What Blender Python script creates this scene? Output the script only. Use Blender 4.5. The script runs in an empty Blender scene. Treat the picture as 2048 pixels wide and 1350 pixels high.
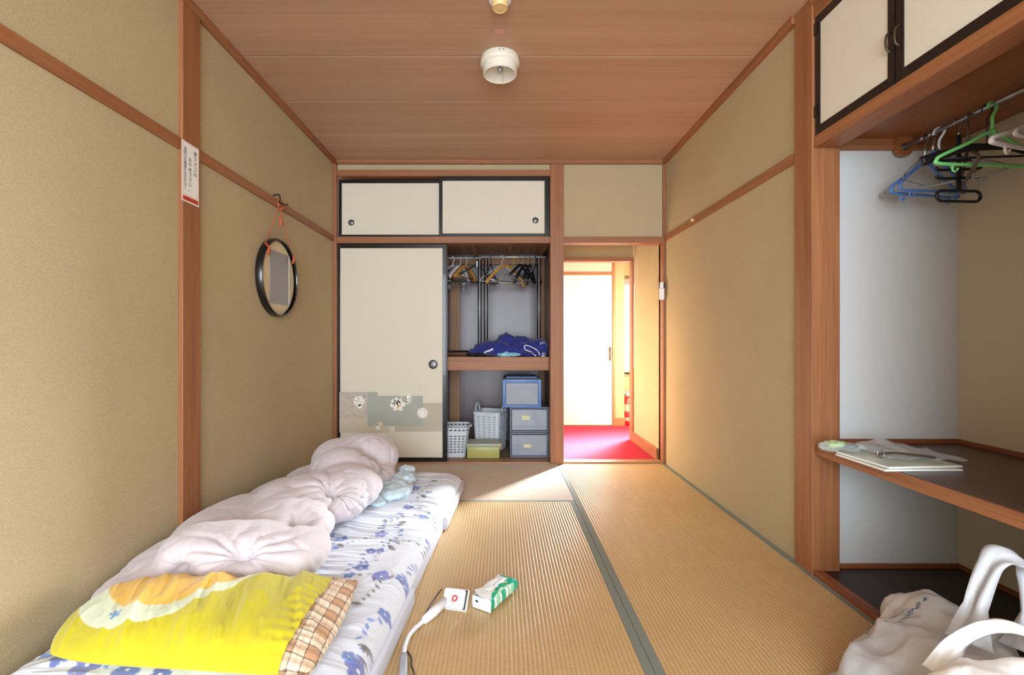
import bpy, bmesh, math, random
import numpy as np
from mathutils import Vector, Matrix, noise

# ---------------------------------------------------------------- camera, world, lights
random.seed(4)
SC = bpy.context.scene
COL = SC.collection
PI = math.pi

def srgb(r, g, b):
    def f(c):
        c /= 255.0
        return c / 12.92 if c <= 0.04045 else ((c + 0.055) / 1.055) ** 2.4
    return (f(r), f(g), f(b), 1.0)

cam = bpy.data.cameras.new('camera')
cam.sensor_width = 36.0
cam.sensor_fit = 'HORIZONTAL'
cam.lens = 943.0 / 2048 * 36
cam.shift_x = 24.0 / 2048
cam.shift_y = 7.0 / 2048
cam.clip_start = 0.02
cam_o = bpy.data.objects.new('camera', cam)
COL.objects.link(cam_o)
cam_o.location = (0, 0, 1.0)
cam_o.rotation_euler = (PI / 2, 0, 0)
SC.camera = cam_o

w = bpy.data.worlds.new('sky')
w.use_nodes = True
w.node_tree.nodes['Background'].inputs[0].default_value = (0.78, 0.88, 1.0, 1)
w.node_tree.nodes['Background'].inputs[1].default_value = 3.0
SC.world = w

def area(name, loc, rot, sx, sy, power, color):
    l = bpy.data.lights.new(name, 'AREA')
    l.shape = 'RECTANGLE'; l.size = sx; l.size_y = sy
    l.energy = power; l.color = color
    o = bpy.data.objects.new(name, l)
    o.location = loc; o.rotation_euler = rot
    COL.objects.link(o)
    return o

# daylight through the big window behind the camera
area('window_daylight', (0.0, -1.95, 1.30), (math.radians(76), 0, 0), 2.45, 2.1, 140, (0.82, 0.92, 1.0))
# daylight through the corridor window beyond the doorway
cw = area('corridor_window_daylight', (1.92, 5.54, 1.25), Vector((-0.60, -0.74, -0.44)).to_track_quat('-Z', 'Z').to_euler(), 0.85, 0.9, 225, (0.88, 0.95, 1.0))
cw.data.spread = math.radians(62)
# unseen fill light added at the corridor's left end, brightens white door and carpet
area('corridor_end_fill', (-0.55, 5.1, 1.3), (PI / 2, 0, math.radians(-78)), 0.7, 1.9, 22, (0.98, 0.98, 1.0))

SC.view_settings.view_transform = 'Standard'
SC.view_settings.look = 'None'
SC.view_settings.exposure = 0.33
SC.view_settings.gamma = 1.0
SC.view_settings.use_curve_mapping = False

# ---------------------------------------------------------------- materials
def newmat(name):
    m = bpy.data.materials.new(name)
    m.use_nodes = True
    return m, m.node_tree.nodes, m.node_tree.links, m.node_tree.nodes['Principled BSDF']

def plain(name, col, rough=0.5, metal=0.0, spec=0.5, bump=0.0, bscale=80, var=0.0, trans=0.0, alpha=1.0, sheen=0.0, coat=0.0, sss=0.0):
    m, n, l, p = newmat(name)
    c = srgb(*col)
    p.inputs['Base Color'].default_value = c
    p.inputs['Roughness'].default_value = rough
    p.inputs['Metallic'].default_value = metal
    p.inputs['Specular IOR Level'].default_value = spec
    p.inputs['Transmission Weight'].default_value = trans
    p.inputs['Alpha'].default_value = alpha
    p.inputs['Sheen Weight'].default_value = sheen
    p.inputs['Coat Weight'].default_value = coat
    if sss:
        p.inputs['Subsurface Weight'].default_value = sss
        p.inputs['Subsurface Radius'].default_value = (0.02, 0.02, 0.02)
    if bump or var:
        tc = n.new('ShaderNodeTexCoord')
        t = n.new('ShaderNodeTexNoise')
        t.inputs['Scale'].default_value = bscale
        t.inputs['Detail'].default_value = 5
        l.new(tc.outputs['Object'], t.inputs['Vector'])
        if bump:
            b = n.new('ShaderNodeBump')
            b.inputs['Strength'].default_value = bump
            b.inputs['Distance'].default_value = 0.004
            l.new(t.outputs['Fac'], b.inputs['Height'])
            l.new(b.outputs['Normal'], p.inputs['Normal'])
        if var:
            r = n.new('ShaderNodeValToRGB')
            r.color_ramp.elements[0].position = 0.3
            r.color_ramp.elements[1].position = 0.7
            r.color_ramp.elements[0].color = tuple(x * (1 - var) for x in c[:3]) + (1,)
            r.color_ramp.elements[1].color = tuple(min(1, x * (1 + var)) for x in c[:3]) + (1,)
            l.new(t.outputs['Fac'], r.inputs['Fac'])
            l.new(r.outputs['Color'], p.inputs['Base Color'])
    return m

def wood(name, light, dark, axis='z', fine=1.0, rough=0.5, streak=0.5):
    """straight grained wood: noise stretched along the grain axis"""
    m, n, l, p = newmat(name)
    tc = n.new('ShaderNodeTexCoord')
    mp = n.new('ShaderNodeMapping')
    s = [22 * fine] * 3
    s['xyz'.index(axis)] = 0.9 * fine
    mp.inputs['Scale'].default_value = s
    l.new(tc.outputs['Object'], mp.inputs['Vector'])
    t1 = n.new('ShaderNodeTexNoise'); t1.inputs['Scale'].default_value = 1.0
    t1.inputs['Detail'].default_value = 4; t1.inputs['Distortion'].default_value = 0.6
    l.new(mp.outputs[0], t1.inputs['Vector'])
    mp2 = n.new('ShaderNodeMapping')
    s2 = [190 * fine] * 3
    s2['xyz'.index(axis)] = 3.0 * fine
    mp2.inputs['Scale'].default_value = s2
    l.new(tc.outputs['Object'], mp2.inputs['Vector'])
    t2 = n.new('ShaderNodeTexNoise'); t2.inputs['Scale'].default_value = 1.0; t2.inputs['Detail'].default_value = 3
    l.new(mp2.outputs[0], t2.inputs['Vector'])
    mx = n.new('ShaderNodeMix'); mx.data_type = 'FLOAT'
    mx.inputs[0].default_value = streak
    l.new(t1.outputs['Fac'], mx.inputs[2]); l.new(t2.outputs['Fac'], mx.inputs[3])
    r = n.new('ShaderNodeValToRGB')
    r.color_ramp.elements[0].position = 0.33; r.color_ramp.elements[0].color = srgb(*dark)
    r.color_ramp.elements[1].position = 0.62; r.color_ramp.elements[1].color = srgb(*light)
    l.new(mx.outputs[0], r.inputs['Fac'])
    l.new(r.outputs['Color'], p.inputs['Base Color'])
    b = n.new('ShaderNodeBump'); b.inputs['Strength'].default_value = 0.15; b.inputs['Distance'].default_value = 0.002
    l.new(t2.outputs['Fac'], b.inputs['Height']); l.new(b.outputs['Normal'], p.inputs['Normal'])
    p.inputs['Roughness'].default_value = rough
    return m

def attr_mat(name, rough=0.85, sheen=0.2, bump=0.2, bscale=600):
    m, n, l, p = newmat(name)
    a = n.new('ShaderNodeAttribute'); a.attribute_name = 'Col'
    l.new(a.outputs['Color'], p.inputs['Base Color'])
    p.inputs['Roughness'].default_value = rough
    p.inputs['Sheen Weight'].default_value = sheen
    p.inputs['Specular IOR Level'].default_value = 0.2
    tc = n.new('ShaderNodeTexCoord')
    t = n.new('ShaderNodeTexNoise'); t.inputs['Scale'].default_value = bscale
    l.new(tc.outputs['Object'], t.inputs['Vector'])
    b = n.new('ShaderNodeBump'); b.inputs['Strength'].default_value = bump; b.inputs['Distance'].default_value = 0.001
    l.new(t.outputs['Fac'], b.inputs['Height']); l.new(b.outputs['Normal'], p.inputs['Normal'])
    return m

def plaster():
    m, n, l, p = newmat('sand_plaster')
    tc = n.new('ShaderNodeTexCoord')
    t = n.new('ShaderNodeTexNoise'); t.inputs['Scale'].default_value = 260; t.inputs['Detail'].default_value = 3
    l.new(tc.outputs['Object'], t.inputs['Vector'])
    t2 = n.new('ShaderNodeTexNoise'); t2.inputs['Scale'].default_value = 1.6; t2.inputs['Detail'].default_value = 4
    l.new(tc.outputs['Object'], t2.inputs['Vector'])
    mx = n.new('ShaderNodeMix'); mx.data_type = 'FLOAT'; mx.inputs[0].default_value = 0.3
    l.new(t.outputs['Fac'], mx.inputs[2]); l.new(t2.outputs['Fac'], mx.inputs[3])
    r = n.new('ShaderNodeValToRGB')
    r.color_ramp.elements[0].position = 0.3; r.color_ramp.elements[0].color = srgb(*WALL_D)
    r.color_ramp.elements[1].position = 0.7; r.color_ramp.elements[1].color = srgb(*WALL_L)
    l.new(mx.outputs[0], r.inputs['Fac']); l.new(r.outputs['Color'], p.inputs['Base Color'])
    b = n.new('ShaderNodeBump'); b.inputs['Strength'].default_value = 0.35; b.inputs['Distance'].default_value = 0.002
    l.new(t.outputs['Fac'], b.inputs['Height']); l.new(b.outputs['Normal'], p.inputs['Normal'])
    p.inputs['Roughness'].default_value = 0.95; p.inputs['Specular IOR Level'].default_value = 0.15
    return m
WALL_D = (172, 155, 122); WALL_L = (196, 178, 144)

M = {}
M['plaster'] = plaster()
for ax in 'xyz':
    M['wood_' + ax] = wood('cedar_trim_' + ax, (164, 108, 68), (132, 80, 48), ax)
    M['wood_old_' + ax] = wood('aged_cedar_' + ax, (186, 138, 98), (138, 94, 60), ax)
    M['wood_dark_' + ax] = wood('dark_cedar_' + ax, (150, 86, 48), (104, 56, 30), ax)
M['ceiling'] = wood('ceiling_board_veneer', (186, 150, 122), (172, 136, 109), 'x', 0.4, 0.6, 0.35)
M['shelf_dark'] = wood('dark_shelf_board', (88, 62, 50), (58, 40, 34), 'y', 0.8, 0.32)
M['alcove_floor'] = wood('dark_alcove_board', (56, 36, 30), (38, 24, 20), 'y', 0.8, 0.45)
M['soffit'] = wood('alcove_soffit_ply', (160, 98, 56), (120, 68, 36), 'y', 0.5, 0.35)
M['ply_dark'] = wood('closet_ply', (108, 90, 92), (92, 75, 78), 'z', 0.4, 0.3, 0.3)
M['closet_floor'] = wood('closet_floor', (140, 112, 80), (110, 84, 58), 'x', 0.6, 0.5)
M['black'] = plain('black_lacquer', (16, 14, 15), 0.28, coat=0.3)
M['fusuma'] = plain('fusuma_paper', (224, 216, 198), 0.85, bump=0.12, bscale=300, var=0.03, spec=0.2)
M['white_wall'] = plain('pale_alcove_wall', (205, 205, 205), 0.9, bump=0.12, bscale=200, var=0.02, spec=0.2)
M['white_door'] = plain('white_door_skin', (240, 238, 232), 0.6)
M['carpet'] = plain('red_carpet', (190, 52, 74), 0.95, bump=0.5, bscale=500, var=0.1, spec=0.1)
M['steel'] = plain('brushed_steel', (190, 190, 195), 0.25, metal=1.0)
M['rail_grey'] = plain('bright_rail', (205, 206, 210), 0.3, metal=0.35)
M['pull_rim'] = plain('finger_pull_rim', (52, 50, 50), 0.35, metal=0.7)
M['pull_disc'] = plain('finger_pull_disc', (140, 140, 142), 0.4, metal=0.5)
M['brass'] = plain('aged_brass', (84, 70, 56), 0.4, metal=0.7)
M['blackmetal'] = plain('black_tube', (20, 18, 18), 0.35)
M['white_plastic'] = plain('white_plastic', (235, 235, 238), 0.35)
M['cream_plastic'] = plain('cream_plastic', (226, 196, 140), 0.45)
M['ivory_enamel'] = plain('ivory_enamel', (226, 220, 205), 0.3)
M['grey_plastic'] = plain('grey_plastic', (150, 152, 155), 0.45)
M['black_plastic'] = plain('black_plastic', (22, 22, 24), 0.45)
M['green_plastic'] = plain('green_plastic', (130, 225, 135), 0.4)
M['blue_plastic'] = plain('blue_plastic', (84, 124, 190), 0.4)
M['brown_plastic'] = plain('brown_plastic', (86, 66, 58), 0.4)
M['yellow_wire'] = plain('yellow_coated_wire', (220, 180, 50), 0.4)
M['hanger_wood'] = wood('hanger_wood', (205, 158, 84), (180, 128, 58), 'x', 1.5, 0.4)
M['hanger_wood2'] = wood('hanger_wood_dark', (168, 108, 60), (140, 84, 44), 'x', 1.5, 0.4)
M['orange_cord'] = plain('orange_cord', (206, 92, 52), 0.7)
M['mirror_grey'] = plain('grey_glass', (150, 150, 154), 0.35, metal=0.2, var=0.03, bscale=250)
M['mat_board'] = plain('beige_board', (224, 208, 174), 0.8)
M['paper'] = plain('white_paper', (240, 240, 236), 0.6)
M['paper_red'] = plain('red_print', (205, 72, 48), 0.6)
M['paper_line'] = plain('pink_line_print', (190, 130, 120), 0.6)
M['ink'] = plain('black_ink', (38, 36, 38), 0.6)
M['ink_red'] = plain('dark_red_ink', (140, 36, 20), 0.6)
M['basket'] = plain('pale_basket_plastic', (216, 222, 230), 0.45, sss=0.1)
M['duvet'] = plain('pale_pink_cotton', (210, 200, 206), 0.8, bump=0.08, bscale=500, sheen=0.35, spec=0.2)
M['pale_blue_cloth'] = plain('pale_blue_cloth', (205, 226, 236), 0.85, bump=0.1, bscale=500, sheen=0.3, spec=0.2)
M['red_cloth'] = plain('red_brown_cloth', (168, 62, 36), 0.9, bump=0.2, bscale=300, var=0.2)
M['foam'] = plain('grey_lilac_foam_cover', (205, 208, 222), 0.75, bump=0.1, bscale=300, spec=0.3)
M['blue_cloth'] = plain('royal_blue_jersey', (36, 46, 128), 0.7, bump=0.15, bscale=300, sheen=0.25, spec=0.3)
M['piping'] = plain('white_piping', (225, 222, 235), 0.7)
M['cyan_cloth'] = plain('light_cyan_cloth', (140, 200, 225), 0.7, var=0.25, bscale=14)
M['black_cloth'] = plain('black_cloth', (24, 26, 34), 0.9, bump=0.2, bscale=200)
M['heri'] = plain('grey_green_tatami_border', (128, 136, 128), 0.7, bump=0.35, bscale=420, var=0.1)

def tatami(name, light, dark, axis):
    m, n, l, p = newmat(name)
    tc = n.new('ShaderNodeTexCoord')
    t = n.new('ShaderNodeTexNoise'); t.inputs['Scale'].default_value = 3.0; t.inputs['Detail'].default_value = 6
    l.new(tc.outputs['Object'], t.inputs['Vector'])
    mp = n.new('ShaderNodeMapping')
    mp.inputs['Scale'].default_value = (30, 420, 1) if axis == 'y' else (420, 30, 1)
    l.new(tc.outputs['Object'], mp.inputs['Vector'])
    t2 = n.new('ShaderNodeTexNoise'); t2.inputs['Scale'].default_value = 1; t2.inputs['Detail'].default_value = 2
    l.new(mp.outputs[0], t2.inputs['Vector'])
    mx = n.new('ShaderNodeMix'); mx.data_type = 'FLOAT'; mx.inputs[0].default_value = 0.6
    l.new(t.outputs['Fac'], mx.inputs[2]); l.new(t2.outputs['Fac'], mx.inputs[3])
    r = n.new('ShaderNodeValToRGB')
    r.color_ramp.elements[0].position = 0.3; r.color_ramp.elements[0].color = srgb(*dark)
    r.color_ramp.elements[1].position = 0.7; r.color_ramp.elements[1].color = srgb(*light)
    l.new(mx.outputs[0], r.inputs['Fac']); l.new(r.outputs['Color'], p.inputs['Base Color'])
    b = n.new('ShaderNodeBump'); b.inputs['Strength'].default_value = 0.35; b.inputs['Distance'].default_value = 0.001
    l.new(t2.outputs['Fac'], b.inputs['Height']); l.new(b.outputs['Normal'], p.inputs['Normal'])
    p.inputs['Roughness'].default_value = 0.34; p.inputs['Specular IOR Level'].default_value = 0.6
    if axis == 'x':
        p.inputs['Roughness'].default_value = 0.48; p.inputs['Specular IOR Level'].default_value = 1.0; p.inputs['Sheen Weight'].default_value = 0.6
    return m
M['tatami_y'] = tatami('rush_mat_lengthwise', (212, 181, 134), (190, 157, 110), 'y')
M['valley_y'] = tatami('rush_mat_valley_shade_lengthwise', (202, 168, 118), (180, 145, 99), 'y')  # darker rush tone: shade between the ribs put into the colour
M['valley_x'] = tatami('rush_mat_valley_shade_crosswise', (188, 158, 116), (168, 138, 98), 'x')
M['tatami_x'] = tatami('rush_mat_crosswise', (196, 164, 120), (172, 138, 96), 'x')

def clearish(name, col, a, rough=0.15):
    """tinted see-through plastic"""
    m, n, l, p = newmat(name)
    p.inputs['Base Color'].default_value = srgb(*col)
    p.inputs['Roughness'].default_value = rough
    tr = n.new('ShaderNodeBsdfTransparent')
    tr.inputs[0].default_value = srgb(*[min(255, c + 30) for c in col])
    mx = n.new('ShaderNodeMixShader'); mx.inputs[0].default_value = a
    out = n['Material Output']
    l.new(tr.outputs[0], mx.inputs[1]); l.new(p.outputs[0], mx.inputs[2])
    l.new(mx.outputs[0], out.inputs['Surface'])
    return m
M['smoke_clear'] = clearish('smoky_clear_plastic', (158, 166, 184), 0.5, 0.2)
M['front_clear'] = clearish('clear_drawer_front', (206, 212, 222), 0.45, 0.06)
M['frost_lid'] = clearish('frosted_lid', (205, 208, 190), 0.6, 0.3)
M['yellow_box'] = clearish('yellow_green_plastic', (196, 194, 112), 0.8, 0.3)
M['clear_film'] = clearish('clear_film', (225, 232, 228), 0.3, 0.08)
M['glass'] = clearish('lamp_glass', (235, 240, 240), 0.12, 0.05)
M['hazy_hanger'] = clearish('hazy_clear_hanger', (200, 195, 195), 0.65, 0.2)

def bag_mat():
    m, n, l, p = newmat('white_bag_film')
    p.inputs['Base Color'].default_value = srgb(224, 228, 234)
    p.inputs['Roughness'].default_value = 0.3
    tl = n.new('ShaderNodeBsdfTranslucent'); tl.inputs[0].default_value = srgb(238, 238, 240)
    mx = n.new('ShaderNodeMixShader'); mx.inputs[0].default_value = 0.35
    tr = n.new('ShaderNodeBsdfTransparent')
    mx2 = n.new('ShaderNodeMixShader'); mx2.inputs[0].default_value = 0.86
    l.new(p.outputs[0], mx.inputs[1]); l.new(tl.outputs[0], mx.inputs[2])
    l.new(tr.outputs[0], mx2.inputs[1]); l.new(mx.outputs[0], mx2.inputs[2])
    l.new(mx2.outputs[0], n['Material Output'].inputs['Surface'])
    tc = n.new('ShaderNodeTexCoord')
    t = n.new('ShaderNodeTexNoise'); t.inputs['Scale'].default_value = 14; t.inputs['Detail'].default_value = 6
    t.inputs['Distortion'].default_value = 1.0
    l.new(tc.outputs['Object'], t.inputs['Vector'])
    b = n.new('ShaderNodeBump'); b.inputs['Strength'].default_value = 0.5; b.inputs['Distance'].default_value = 0.01
    l.new(t.outputs['Fac'], b.inputs['Height']); l.new(b.outputs['Normal'], p.inputs['Normal'])
    return m
M['bag'] = bag_mat()
M['bag_white'] = plain('opaque_white_bag', (244, 245, 247), 0.35, bump=0.3, bscale=22, sss=0.1)

def emis(name, col, s):
    m, n, l, p = newmat(name)
    p.inputs['Base Color'].default_value = srgb(*col)
    p.inputs['Emission Color'].default_value = srgb(*col)
    p.inputs['Emission Strength'].default_value = s
    return m
M['day_pane'] = emis('daylit_frosted_pane', (240, 246, 255), 2.5)

# ---------------------------------------------------------------- helpers
def tag(o, label=None, cat=None, group=None, kind=None):
    if label: o['label'] = label
    if cat: o['category'] = cat
    if group: o['group'] = group
    if kind: o['kind'] = kind
    return o

def empty(name, loc=(0, 0, 0), label=None, cat=None, group=None):
    o = bpy.data.objects.new(name, None)
    o.empty_display_size = 0.05
    COL.objects.link(o)
    o.location = loc
    return tag(o, label, cat, group)

class MB:
    def __init__(s):
        s.v = []; s.f = []; s.m = []; s.mi = 0
    def add(s, vs, fs):
        b = len(s.v)
        s.v += [tuple(x) for x in vs]
        s.f += [tuple(b + i for i in f) for f in fs]
        s.m += [s.mi] * len(fs)
        return s
    def box(s, x0, x1, y0, y1, z0, z1, bev=0.0):
        if x0 > x1: x0, x1 = x1, x0
        if y0 > y1: y0, y1 = y1, y0
        if z0 > z1: z0, z1 = z1, z0
        if bev <= 0:
            vs = [(x, y, z) for z in (z0, z1) for y in (y0, y1) for x in (x0, x1)]
            fs = [(0, 2, 3, 1), (4, 5, 7, 6), (0, 1, 5, 4), (2, 6, 7, 3), (0, 4, 6, 2), (1, 3, 7, 5)]
            return s.add(vs, fs)
        bm = bmesh.new()
        bmesh.ops.create_cube(bm, size=1)
        for v in bm.verts:
            v.co = Vector(((x0 + x1) / 2 + v.co.x * (x1 - x0), (y0 + y1) / 2 + v.co.y * (y1 - y0), (z0 + z1) / 2 + v.co.z * (z1 - z0)))
        bmesh.ops.bevel(bm, geom=bm.edges[:], offset=bev, segments=2, profile=0.6, affect='EDGES')
        bm.verts.index_update()
        s.add([v.co[:] for v in bm.verts], [[v.index for v in f.verts] for f in bm.faces])
        bm.free()
        return s
    def tube(s, path, r, seg=8, closed=False, cap=True, flat=1.0, up=None):
        P = [Vector(p) for p in path]
        n = len(P)
        rs = r if isinstance(r, (list, tuple)) else [r] * n
        T = []
        for i in range(n):
            a = P[(i - 1) % n] if (closed or i > 0) else P[i]
            b = P[(i + 1) % n] if (closed or i < n - 1) else P[i]
            t = (b - a)
            T.append(t.normalized() if t.length > 1e-9 else Vector((0, 0, 1)))
        u = Vector(up) if up else (Vector((0, 0, 1)) if abs(T[0].z) < 0.9 else Vector((1, 0, 0)))
        u = (u - T[0] * u.dot(T[0])).normalized()
        vs = []
        for i in range(n):
            u = (u - T[i] * u.dot(T[i]))
            u = u.normalized() if u.length > 1e-6 else T[i].orthogonal().normalized()
            w_ = T[i].cross(u)
            for k in range(seg):
                a = 2 * PI * k / seg
                vs.append(P[i] + (u * math.cos(a) * flat + w_ * math.sin(a)) * rs[i])
        fs = []
        for i in range(n if closed else n - 1):
            j = (i + 1) % n
            for k in range(seg):
                k2 = (k + 1) % seg
                fs.append((i * seg + k, i * seg + k2, j * seg + k2, j * seg + k))
        if cap and not closed:
            fs.append(tuple(range(seg))[::-1])
            fs.append(tuple((n - 1) * seg + k for k in range(seg)))
        return s.add(vs, fs)
    def lathe(s, prof, c=(0, 0, 0), axis='z', seg=32, cap0=True, cap1=True):
        vs = []
        for (r, h) in prof:
            for k in range(seg):
                a = 2 * PI * k / seg
                p = (r * math.cos(a), r * math.sin(a), h)
                if axis == 'x': p = (p[2], p[0], p[1])
                elif axis == 'y': p = (p[1], p[2], p[0])
                vs.append((c[0] + p[0], c[1] + p[1], c[2] + p[2]))
        fs = []
        for i in range(len(prof) - 1):
            for k in range(seg):
                k2 = (k + 1) % seg
                fs.append((i * seg + k, i * seg + k2, (i + 1) * seg + k2, (i + 1) * seg + k))
        if cap0: fs.append(tuple(range(seg))[::-1])
        if cap1: fs.append(tuple((len(prof) - 1) * seg + k for k in range(seg)))
        return s.add(vs, fs)
    def prism(s, poly, d0, d1, axis='z'):
        """poly of 2d points extruded between d0 and d1 along axis; (a,b) are the other two axes in xyz order"""
        def P(a, b, d):
            return (a, b, d) if axis == 'z' else ((a, d, b) if axis == 'y' else (d, a, b))
        n = len(poly)
        vs = [P(a, b, d0) for a, b in poly] + [P(a, b, d1) for a, b in poly]
        fs = [tuple(range(n))[::-1], tuple(range(n, 2 * n))]
        fs += [(i, (i + 1) % n, n + (i + 1) % n, n + i) for i in range(n)]
        return s.add(vs, fs)
    def xf(s, mat):
        s.v = [tuple(mat @ Vector(p)) for p in s.v]
        return s
    def build(s, name, mat, parent=None, smooth=False, rec=True, angle=None):
        me = bpy.data.meshes.new(name)
        me.from_pydata(s.v, [], s.f)
        mats = mat if isinstance(mat, (list, tuple)) else [mat]
        for m_ in mats: me.materials.append(m_)
        if len(mats) > 1:
            me.polygons.foreach_set('material_index', s.m)
        if rec:
            bm = bmesh.new(); bm.from_mesh(me)
            bmesh.ops.recalc_face_normals(bm, faces=bm.faces[:])
            bm.to_mesh(me); bm.free()
        if smooth:
            me.polygons.foreach_set('use_smooth', [True] * len(me.polygons))
            if angle is not None:
                me.set_sharp_from_angle(angle=math.radians(angle))
        me.update()
        o = bpy.data.objects.new(name, me)
        COL.objects.link(o)
        put(o, parent)
        return o

def put(o, parent):
    if parent is None: return o
    o.parent = parent
    if parent.type == 'EMPTY':
        o.matrix_parent_inverse = Matrix.Translation(-Vector(parent.location))
    return o

def B(name, x0, x1, y0, y1, z0, z1, mat, parent=None, bev=0.0, **k):
    return MB().box(x0, x1, y0, y1, z0, z1, bev).build(name, mat, parent, **k)

def kids(o):
    return [c for c in bpy.data.objects if c.parent == o]

def copy_tree(o, parent=None):
    c = o.copy()
    COL.objects.link(c)
    if parent is not None: c.parent = parent
    for ch in kids(o): copy_tree(ch, c)
    return c

def smooth_path(pts, sub=6, closed=False):
    P = [Vector(p) for p in pts]
    n = len(P); out = []
    rng = range(n if closed else n - 1)
    for i in rng:
        p0 = P[(i - 1) % n] if (closed or i > 0) else P[i]
        p1 = P[i]; p2 = P[(i + 1) % n]
        p3 = P[(i + 2) % n] if (closed or i < n - 2) else p2
        for k in range(sub):
            t = k / sub
            out.append(0.5 * ((2 * p1) + (-p0 + p2) * t + (2 * p0 - 5 * p1 + 4 * p2 - p3) * t * t + (-p0 + 3 * p1 - 3 * p2 + p3) * t ** 3))
    if not closed: out.append(P[-1])
    return out

def blob(name, ells, voxel, mat, disp=None, smooth_it=4, parent=None, zmin=None, xmin=None):
    """union of ellipsoids -> voxel remesh -> smooth -> python displacement: soft cloth volumes"""
    mb = MB()
    for (c, r, rot) in ells:
        bm = bmesh.new()
        bmesh.ops.create_icosphere(bm, subdivisions=3, radius=1)
        R = Matrix.Rotation(rot, 4, 'Z')
        bm.verts.index_update()
        vs = [tuple(Vector(c) + (R @ Vector((v.co.x * r[0], v.co.y * r[1], v.co.z * r[2])))) for v in bm.verts]
        mb.add(vs, [[v.index for v in f.verts] for f in bm.faces])
        bm.free()
    tmp = mb.build('tmp', mat, rec=False)
    md = tmp.modifiers.new('r', 'REMESH'); md.mode = 'VOXEL'; md.voxel_size = voxel
    dg = bpy.context.evaluated_depsgraph_get()
    me = bpy.data.meshes.new_from_object(tmp.evaluated_get(dg))
    bpy.data.objects.remove(tmp)
    bm = bmesh.new(); bm.from_mesh(me)
    for _ in range(smooth_it):
        bmesh.ops.smooth_vert(bm, verts=bm.verts[:], factor=0.5, use_axis_x=True, use_axis_y=True, use_axis_z=True)
    bm.normal_update()
    if disp:
        new = [v.co + v.normal * disp(v.co, v.normal) for v in bm.verts]
        for v, c in zip(bm.verts, new): v.co = c
    if zmin is not None:
        for v in bm.verts:
            if v.co.z < zmin: v.co.z = zmin
    if xmin is not None:
        for v in bm.verts:
            if v.co.x < xmin: v.co.x = xmin
    bm.normal_update()
    bm.to_mesh(me); bm.free()
    me.name = name
    me.materials.clear(); me.materials.append(mat)
    me.polygons.foreach_set('use_smooth', [True] * len(me.polygons))
    o = bpy.data.objects.new(name, me)
    COL.objects.link(o)
    put(o, parent)
    return o

def N(p, s, seed=0.0):
    return noise.noise(Vector((p[0] * s + seed, p[1] * s + seed * 1.7, p[2] * s - seed)))

def text_mesh(name, body, size, mat, M4, parent=None, align='CENTER', th=0.0):
    cu = bpy.data.curves.new(name, 'FONT')
    cu.body = body; cu.size = size; cu.align_x = align; cu.align_y = 'CENTER'
    cu.extrude = th; cu.resolution_u = 2
    t = bpy.data.objects.new('tmp_text', cu)
    COL.objects.link(t)
    dg = bpy.context.evaluated_depsgraph_get()
    me = bpy.data.meshes.new_from_object(t.evaluated_get(dg))
    bpy.data.objects.remove(t)
    me.transform(M4)
    me.materials.clear(); me.materials.append(mat)
    me.name = name
    o = bpy.data.objects.new(name, me)
    COL.objects.link(o)
    put(o, parent)
    return o

def grid_mesh(name, P, C, mat, parent=None, closed_u=False):
    """P (nu,nv,3) array, C (nu,nv,3) linear colours or None"""
    nu, nv = P.shape[:2]
    idx = np.arange(nu * nv).reshape(nu, nv)
    q = np.stack([idx[:-1, :-1], idx[1:, :-1], idx[1:, 1:], idx[:-1, 1:]], -1).reshape(-1, 4)
    me = bpy.data.meshes.new(name)
    me.from_pydata(P.reshape(-1, 3).tolist(), [], q.tolist())
    me.materials.append(mat)
    me.polygons.foreach_set('use_smooth', [True] * len(me.polygons))
    if C is not None:
        a = me.color_attributes.new('Col', 'FLOAT_COLOR', 'POINT')
        buf = np.ones((nu * nv, 4), dtype=np.float32); buf[:, :3] = C.reshape(-1, 3)
        a.data.foreach_set('color', buf.ravel())
    me.update()
    o = bpy.data.objects.new(name, me)
    COL.objects.link(o)
    put(o, parent)
    return o

# ---------------------------------------------------------------- room dimensions
XL, XR, YB = -1.355, 1.347, 3.85
CZ = 2.47
AX = 1.99            # alcove back wall
AY = 2.05            # alcove end wall
Y0 = -2.05

def S(o, kind='structure'):
    o['kind'] = kind
    return o

# walls
def wall(name, *boxes, mat='plaster'):
    mb = MB()
    for b in boxes: mb.box(*b)
    return S(mb.build(name, M[mat]))
wall('wall_left', (XL - 0.08, XL, Y0, YB, -0.05, 2.6))
wall('wall_right', (XR, XR + 0.10, 2.128, YB + 0.04, -0.05, 2.6), (XR + 0.10, AX + 0.1, AY + 0.01, 2.13, -0.05, 2.6))
wall('wall_alcove', (XR + 0.10, AX, AY, AY + 0.02, 0.02, 1.90), (XR + 0.1, AX, 1.08, 1.14, 0, 2.6), mat='white_wall')
M['alcove_beige'] = plain('beige_alcove_wall', (196, 184, 164), 0.92, bump=0.15, bscale=200, var=0.03, spec=0.2)
wall('wall_alcove_back', (AX, AX + 0.08, 1.08, AY + 0.02, 0, 1.95), mat='alcove_beige')
wall('wall_back', (XL, 0.41, YB, YB + 0.05, 2.392, 2.47), (0.518, XR + 0.05, YB, YB + 0.05, 1.85, 2.6),
     (XL, XR, YB + 0.0, YB + 0.05, 2.47, 2.6))
wall('wall_rear', (XL, XR, Y0 - 0.1, Y0, -0.05, 0.03), (XL, XR, Y0 - 0.1, Y0, 2.32, 2.6), (XL - 0.1, XL + 0.08, Y0 - 0.1, Y0, 0.03, 2.32), (XR - 0.08, XR + 0.12, Y0 - 0.1, Y0, 0.03, 2.32))
wall('wall_side', (XR, XR + 0.1, Y0, 1.12, -0.05, 2.6))
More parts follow.
